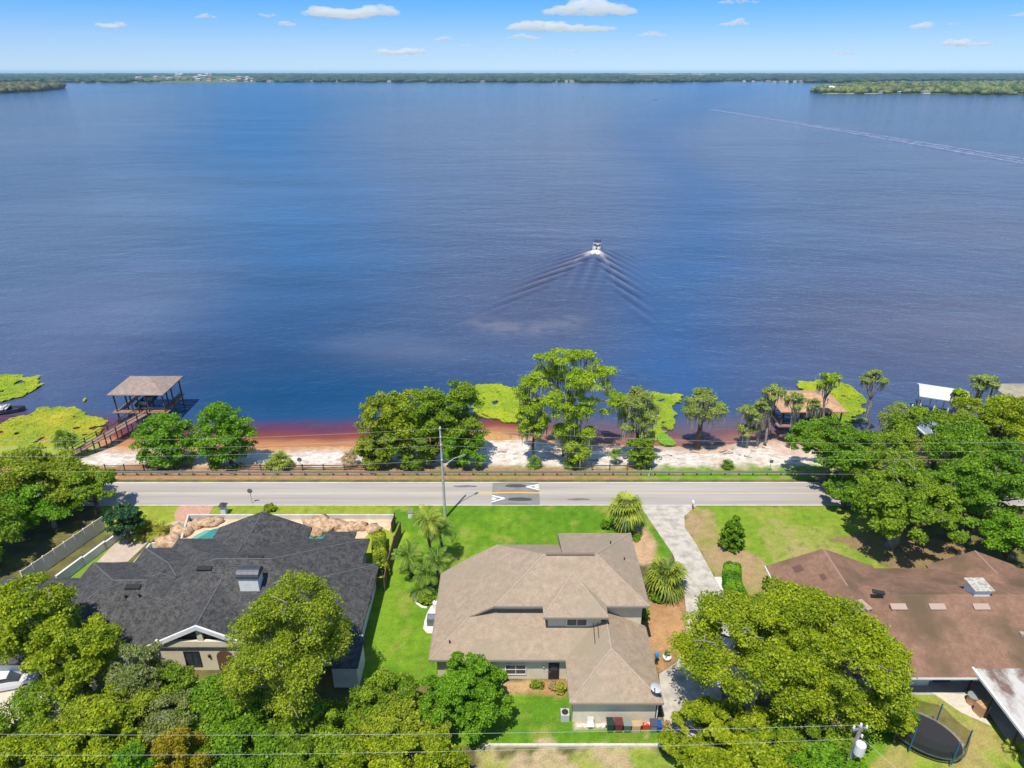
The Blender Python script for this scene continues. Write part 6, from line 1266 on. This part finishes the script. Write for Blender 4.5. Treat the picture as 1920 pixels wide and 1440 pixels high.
M_net = bpy.data.materials.new('safety_net'); M_net.use_nodes = True; N = M_net.node_tree.nodes; L = M_net.node_tree.links; N['Principled BSDF'].inputs['Base Color'].default_value = (.02, .03, .03, 1); N['Principled BSDF'].inputs['Alpha'].default_value = .5
nm = MB(); V = []; F = []; m2_ = 48
for j, z_ in enumerate((.9, 2.7)):
    for i in range(m2_):
        a_ = 6.2832*i/m2_; sg = .35*abs(math.sin((a_-6.2832*.05)*3)); V.append(el(a_, 1.03-(.06*abs(math.sin((a_-.314)*3)) if j else 0), z_-(sg if j else 0)))
F = [(i, (i+1) % m2_, m2_+(i+1) % m2_, m2_+i) for i in range(m2_)]; nm.add(V, F).build('safety_net', M_net, t)
# barrels and boxes by the patio
x, y, _ = P(1821, 1318); t = thing('barrel', 'metal barrel with pale lid on the block paving', 'barrel', (x, y, 0)); MB().lathe((x, y, 0), [(.42, 0), (.46, .1), (.42, .45), (.46, .8), (.42, .9)], 16).build('drum', mat('copper_drum', (.42, .22, .13), .5), t); MB().lathe((x, y, .9), [(.5, 0), (.5, .06), (.15, .1)], 16).build('lid', mat('barrel_lid', (.40, .44, .42), .3, metal=.4), t)
for zz, w_, lb in ((0, .8, 'lower'), (.62, .85, 'upper')):
    x, y, _ = P(1837, 1338); t = thing('cardboard_box', lb+' brown box of the stack right of the barrel', 'box', (x, y, zz)); MB().box((x, y, zz+.3), (w_, w_, .6), rz=.3).build('body', mat('brown_box', (.46, .27, .14), .9), t); MB().box((x, y, zz+.604), (w_*.9, .08, .01), rz=.3).build('tape', mat('tape', (.55, .40, .25)), t)
def car(u, v, rz, col, label, z0=0, L_=4.6):
    x, y, _ = P(u, v, 0); t = thing('parked_car', label, 'car', (x, y, z0)); ca, sa = math.cos(rz), math.sin(rz); W_ = .9
    def T(p): return (x+p[0]*ca-p[1]*sa, y+p[0]*sa+p[1]*ca, z0+p[2])
    def loft(st, name, m_, par):
        V = []; F = []
        for (s, zl, zh, w_) in st:
            for q in ((-w_, zl), (w_, zl), (w_, (zl+zh)/2), (w_*.9, zh), (-w_*.9, zh), (-w_, (zl+zh)/2)): V.append(T((s, q[0], q[1])))
        for i in range(len(st)-1):
            for k in range(6): F.append((i*6+k, (i+1)*6+k, (i+1)*6+(k+1) % 6, i*6+(k+1) % 6))
        F += [tuple(range(6)), tuple(range(len(V)-6, len(V)))[::-1]]; return MB().add(V, F).build(name, m_, par)
    h = L_/2; pm = mat('paint_'+str(col), col, .25, spec=.6)
    loft([(-h, .4, .75, .8), (-h+.15, .3, .98, .88), (-h*.5, .25, 1.0, .9), (h*.35, .25, .98, .9), (h-.3, .28, .82, .88), (h, .4, .62, .78)], 'body', pm, t)
    loft([(-h+.3, .96, 1.05, .8), (-h*.55, .96, 1.45, .72), (h*.05, .96, 1.5, .72), (h*.42, .94, 1.0, .8)], 'window', M_pane, t); loft([(-h*.52, 1.44, 1.5, .68), (h*.03, 1.44, 1.54, .68)], 'roof', pm, t)
    for a_ in (-h*.62, h*.62):
        for s in (-.82, .82):
            wlh = MB().tube([T((a_, s-.1, .33)), T((a_, s+.1, .33))], .33, 14).build('wheel', M_black, t); MB().tube([T((a_, s-.11, .33)), T((a_, s+.11, .33))], .17, 10).build('rim', M_metal, wlh)
    for s in (-.6, .6): MB().box(T((h-.02, s, .66)), (.12, .32, .14), rz=rz).build('headlight', M_white, t); MB().box(T((-h+.02, s, .78)), (.1, .3, .14), rz=rz).build('tail_light', M_red, t)
car(1372, 1318, 1.35, (.03, .035, .045), 'dark car parked under the huge oak at the driveway edge', .03); car(25, 1283, .25, (.62, .62, .62), 'silver white car parked under trees at the left edge'); car(135, 905, .1, (.12, .20, .32), 'blue car hidden among the trees at the left end of the road', .03)
sheet('left_driveway', [(-56, 40.5), (-38.5, 42.5), (-38.5, 46.2), (-56, 45.8)], mat('cream_concrete', (.62, .54, .42), .9, (.52, .45, .35), 1), .03, 'cream concrete parking pad at the left edge')
# driftwood and roots on the sand
rs = np.random.RandomState(12)
for i, (u, v) in enumerate(((1340, 838), (1352, 846), (1375, 850), (1410, 845), (1300, 845), (1260, 856), (1240, 866), (1180, 862), (1120, 868), (1395, 858), (1430, 838), (950, 850), (1020, 868), (1100, 880))):
    x, y, _ = P(u, v, -.8); z = gz(x, y)+.06; mb = MB(); limb(mb, (x, y, z), (x+rs.uniform(-2.2, 2.2), y+rs.uniform(-.8, .8), z+.05), .09, .03, rs, .05, 5); limb(mb, (x, y, z), (x+rs.uniform(-1, 1), y+rs.uniform(-.5, .5), z+.25), .06, .02, rs, .05, 3)
    tag(mb.build('driftwood', M_bark, loc=(x, y, z)), 'dark driftwood branch on the sand '+('left of the tallest cypress' if u < 1060 else 'at the foot of the tallest cypress' if u < 1160 else 'near the bushy shrub under the mossy cypress' if u < 1250 else 'between the mossy cypress and the dome shaped one' if u < 1330 else 'just right of the dome shaped cypress' if u < 1385 else 'near the short bushy cypress'), 'driftwood', 'driftwood on the beach')
# ------------------------------------------------------------------ air
hz_ = MB(); hz_.box((0, 14900, 25), (44000, 30400, 86)); hm_ = bpy.data.materials.new('haze'); hm_.use_nodes = True; N = hm_.node_tree.nodes; N.remove(N['Principled BSDF'])
pv = N.new('ShaderNodeVolumePrincipled'); pv.inputs['Color'].default_value = (.50, .80, 1, 1); pv.inputs['Density'].default_value = 3.8e-5; pv.inputs['Anisotropy'].default_value = 0
hm_.node_tree.links.new(pv.outputs[0], N['Material Output'].inputs['Volume']); hz_o = hz_.build('haze', hm_); tag(hz_o, 'thin summer haze over the lake', kind='stuff')
print('objects', len(S.objects), 'polys', sum(len(o.data.polygons) for o in S.objects if o.type == 'MESH'))
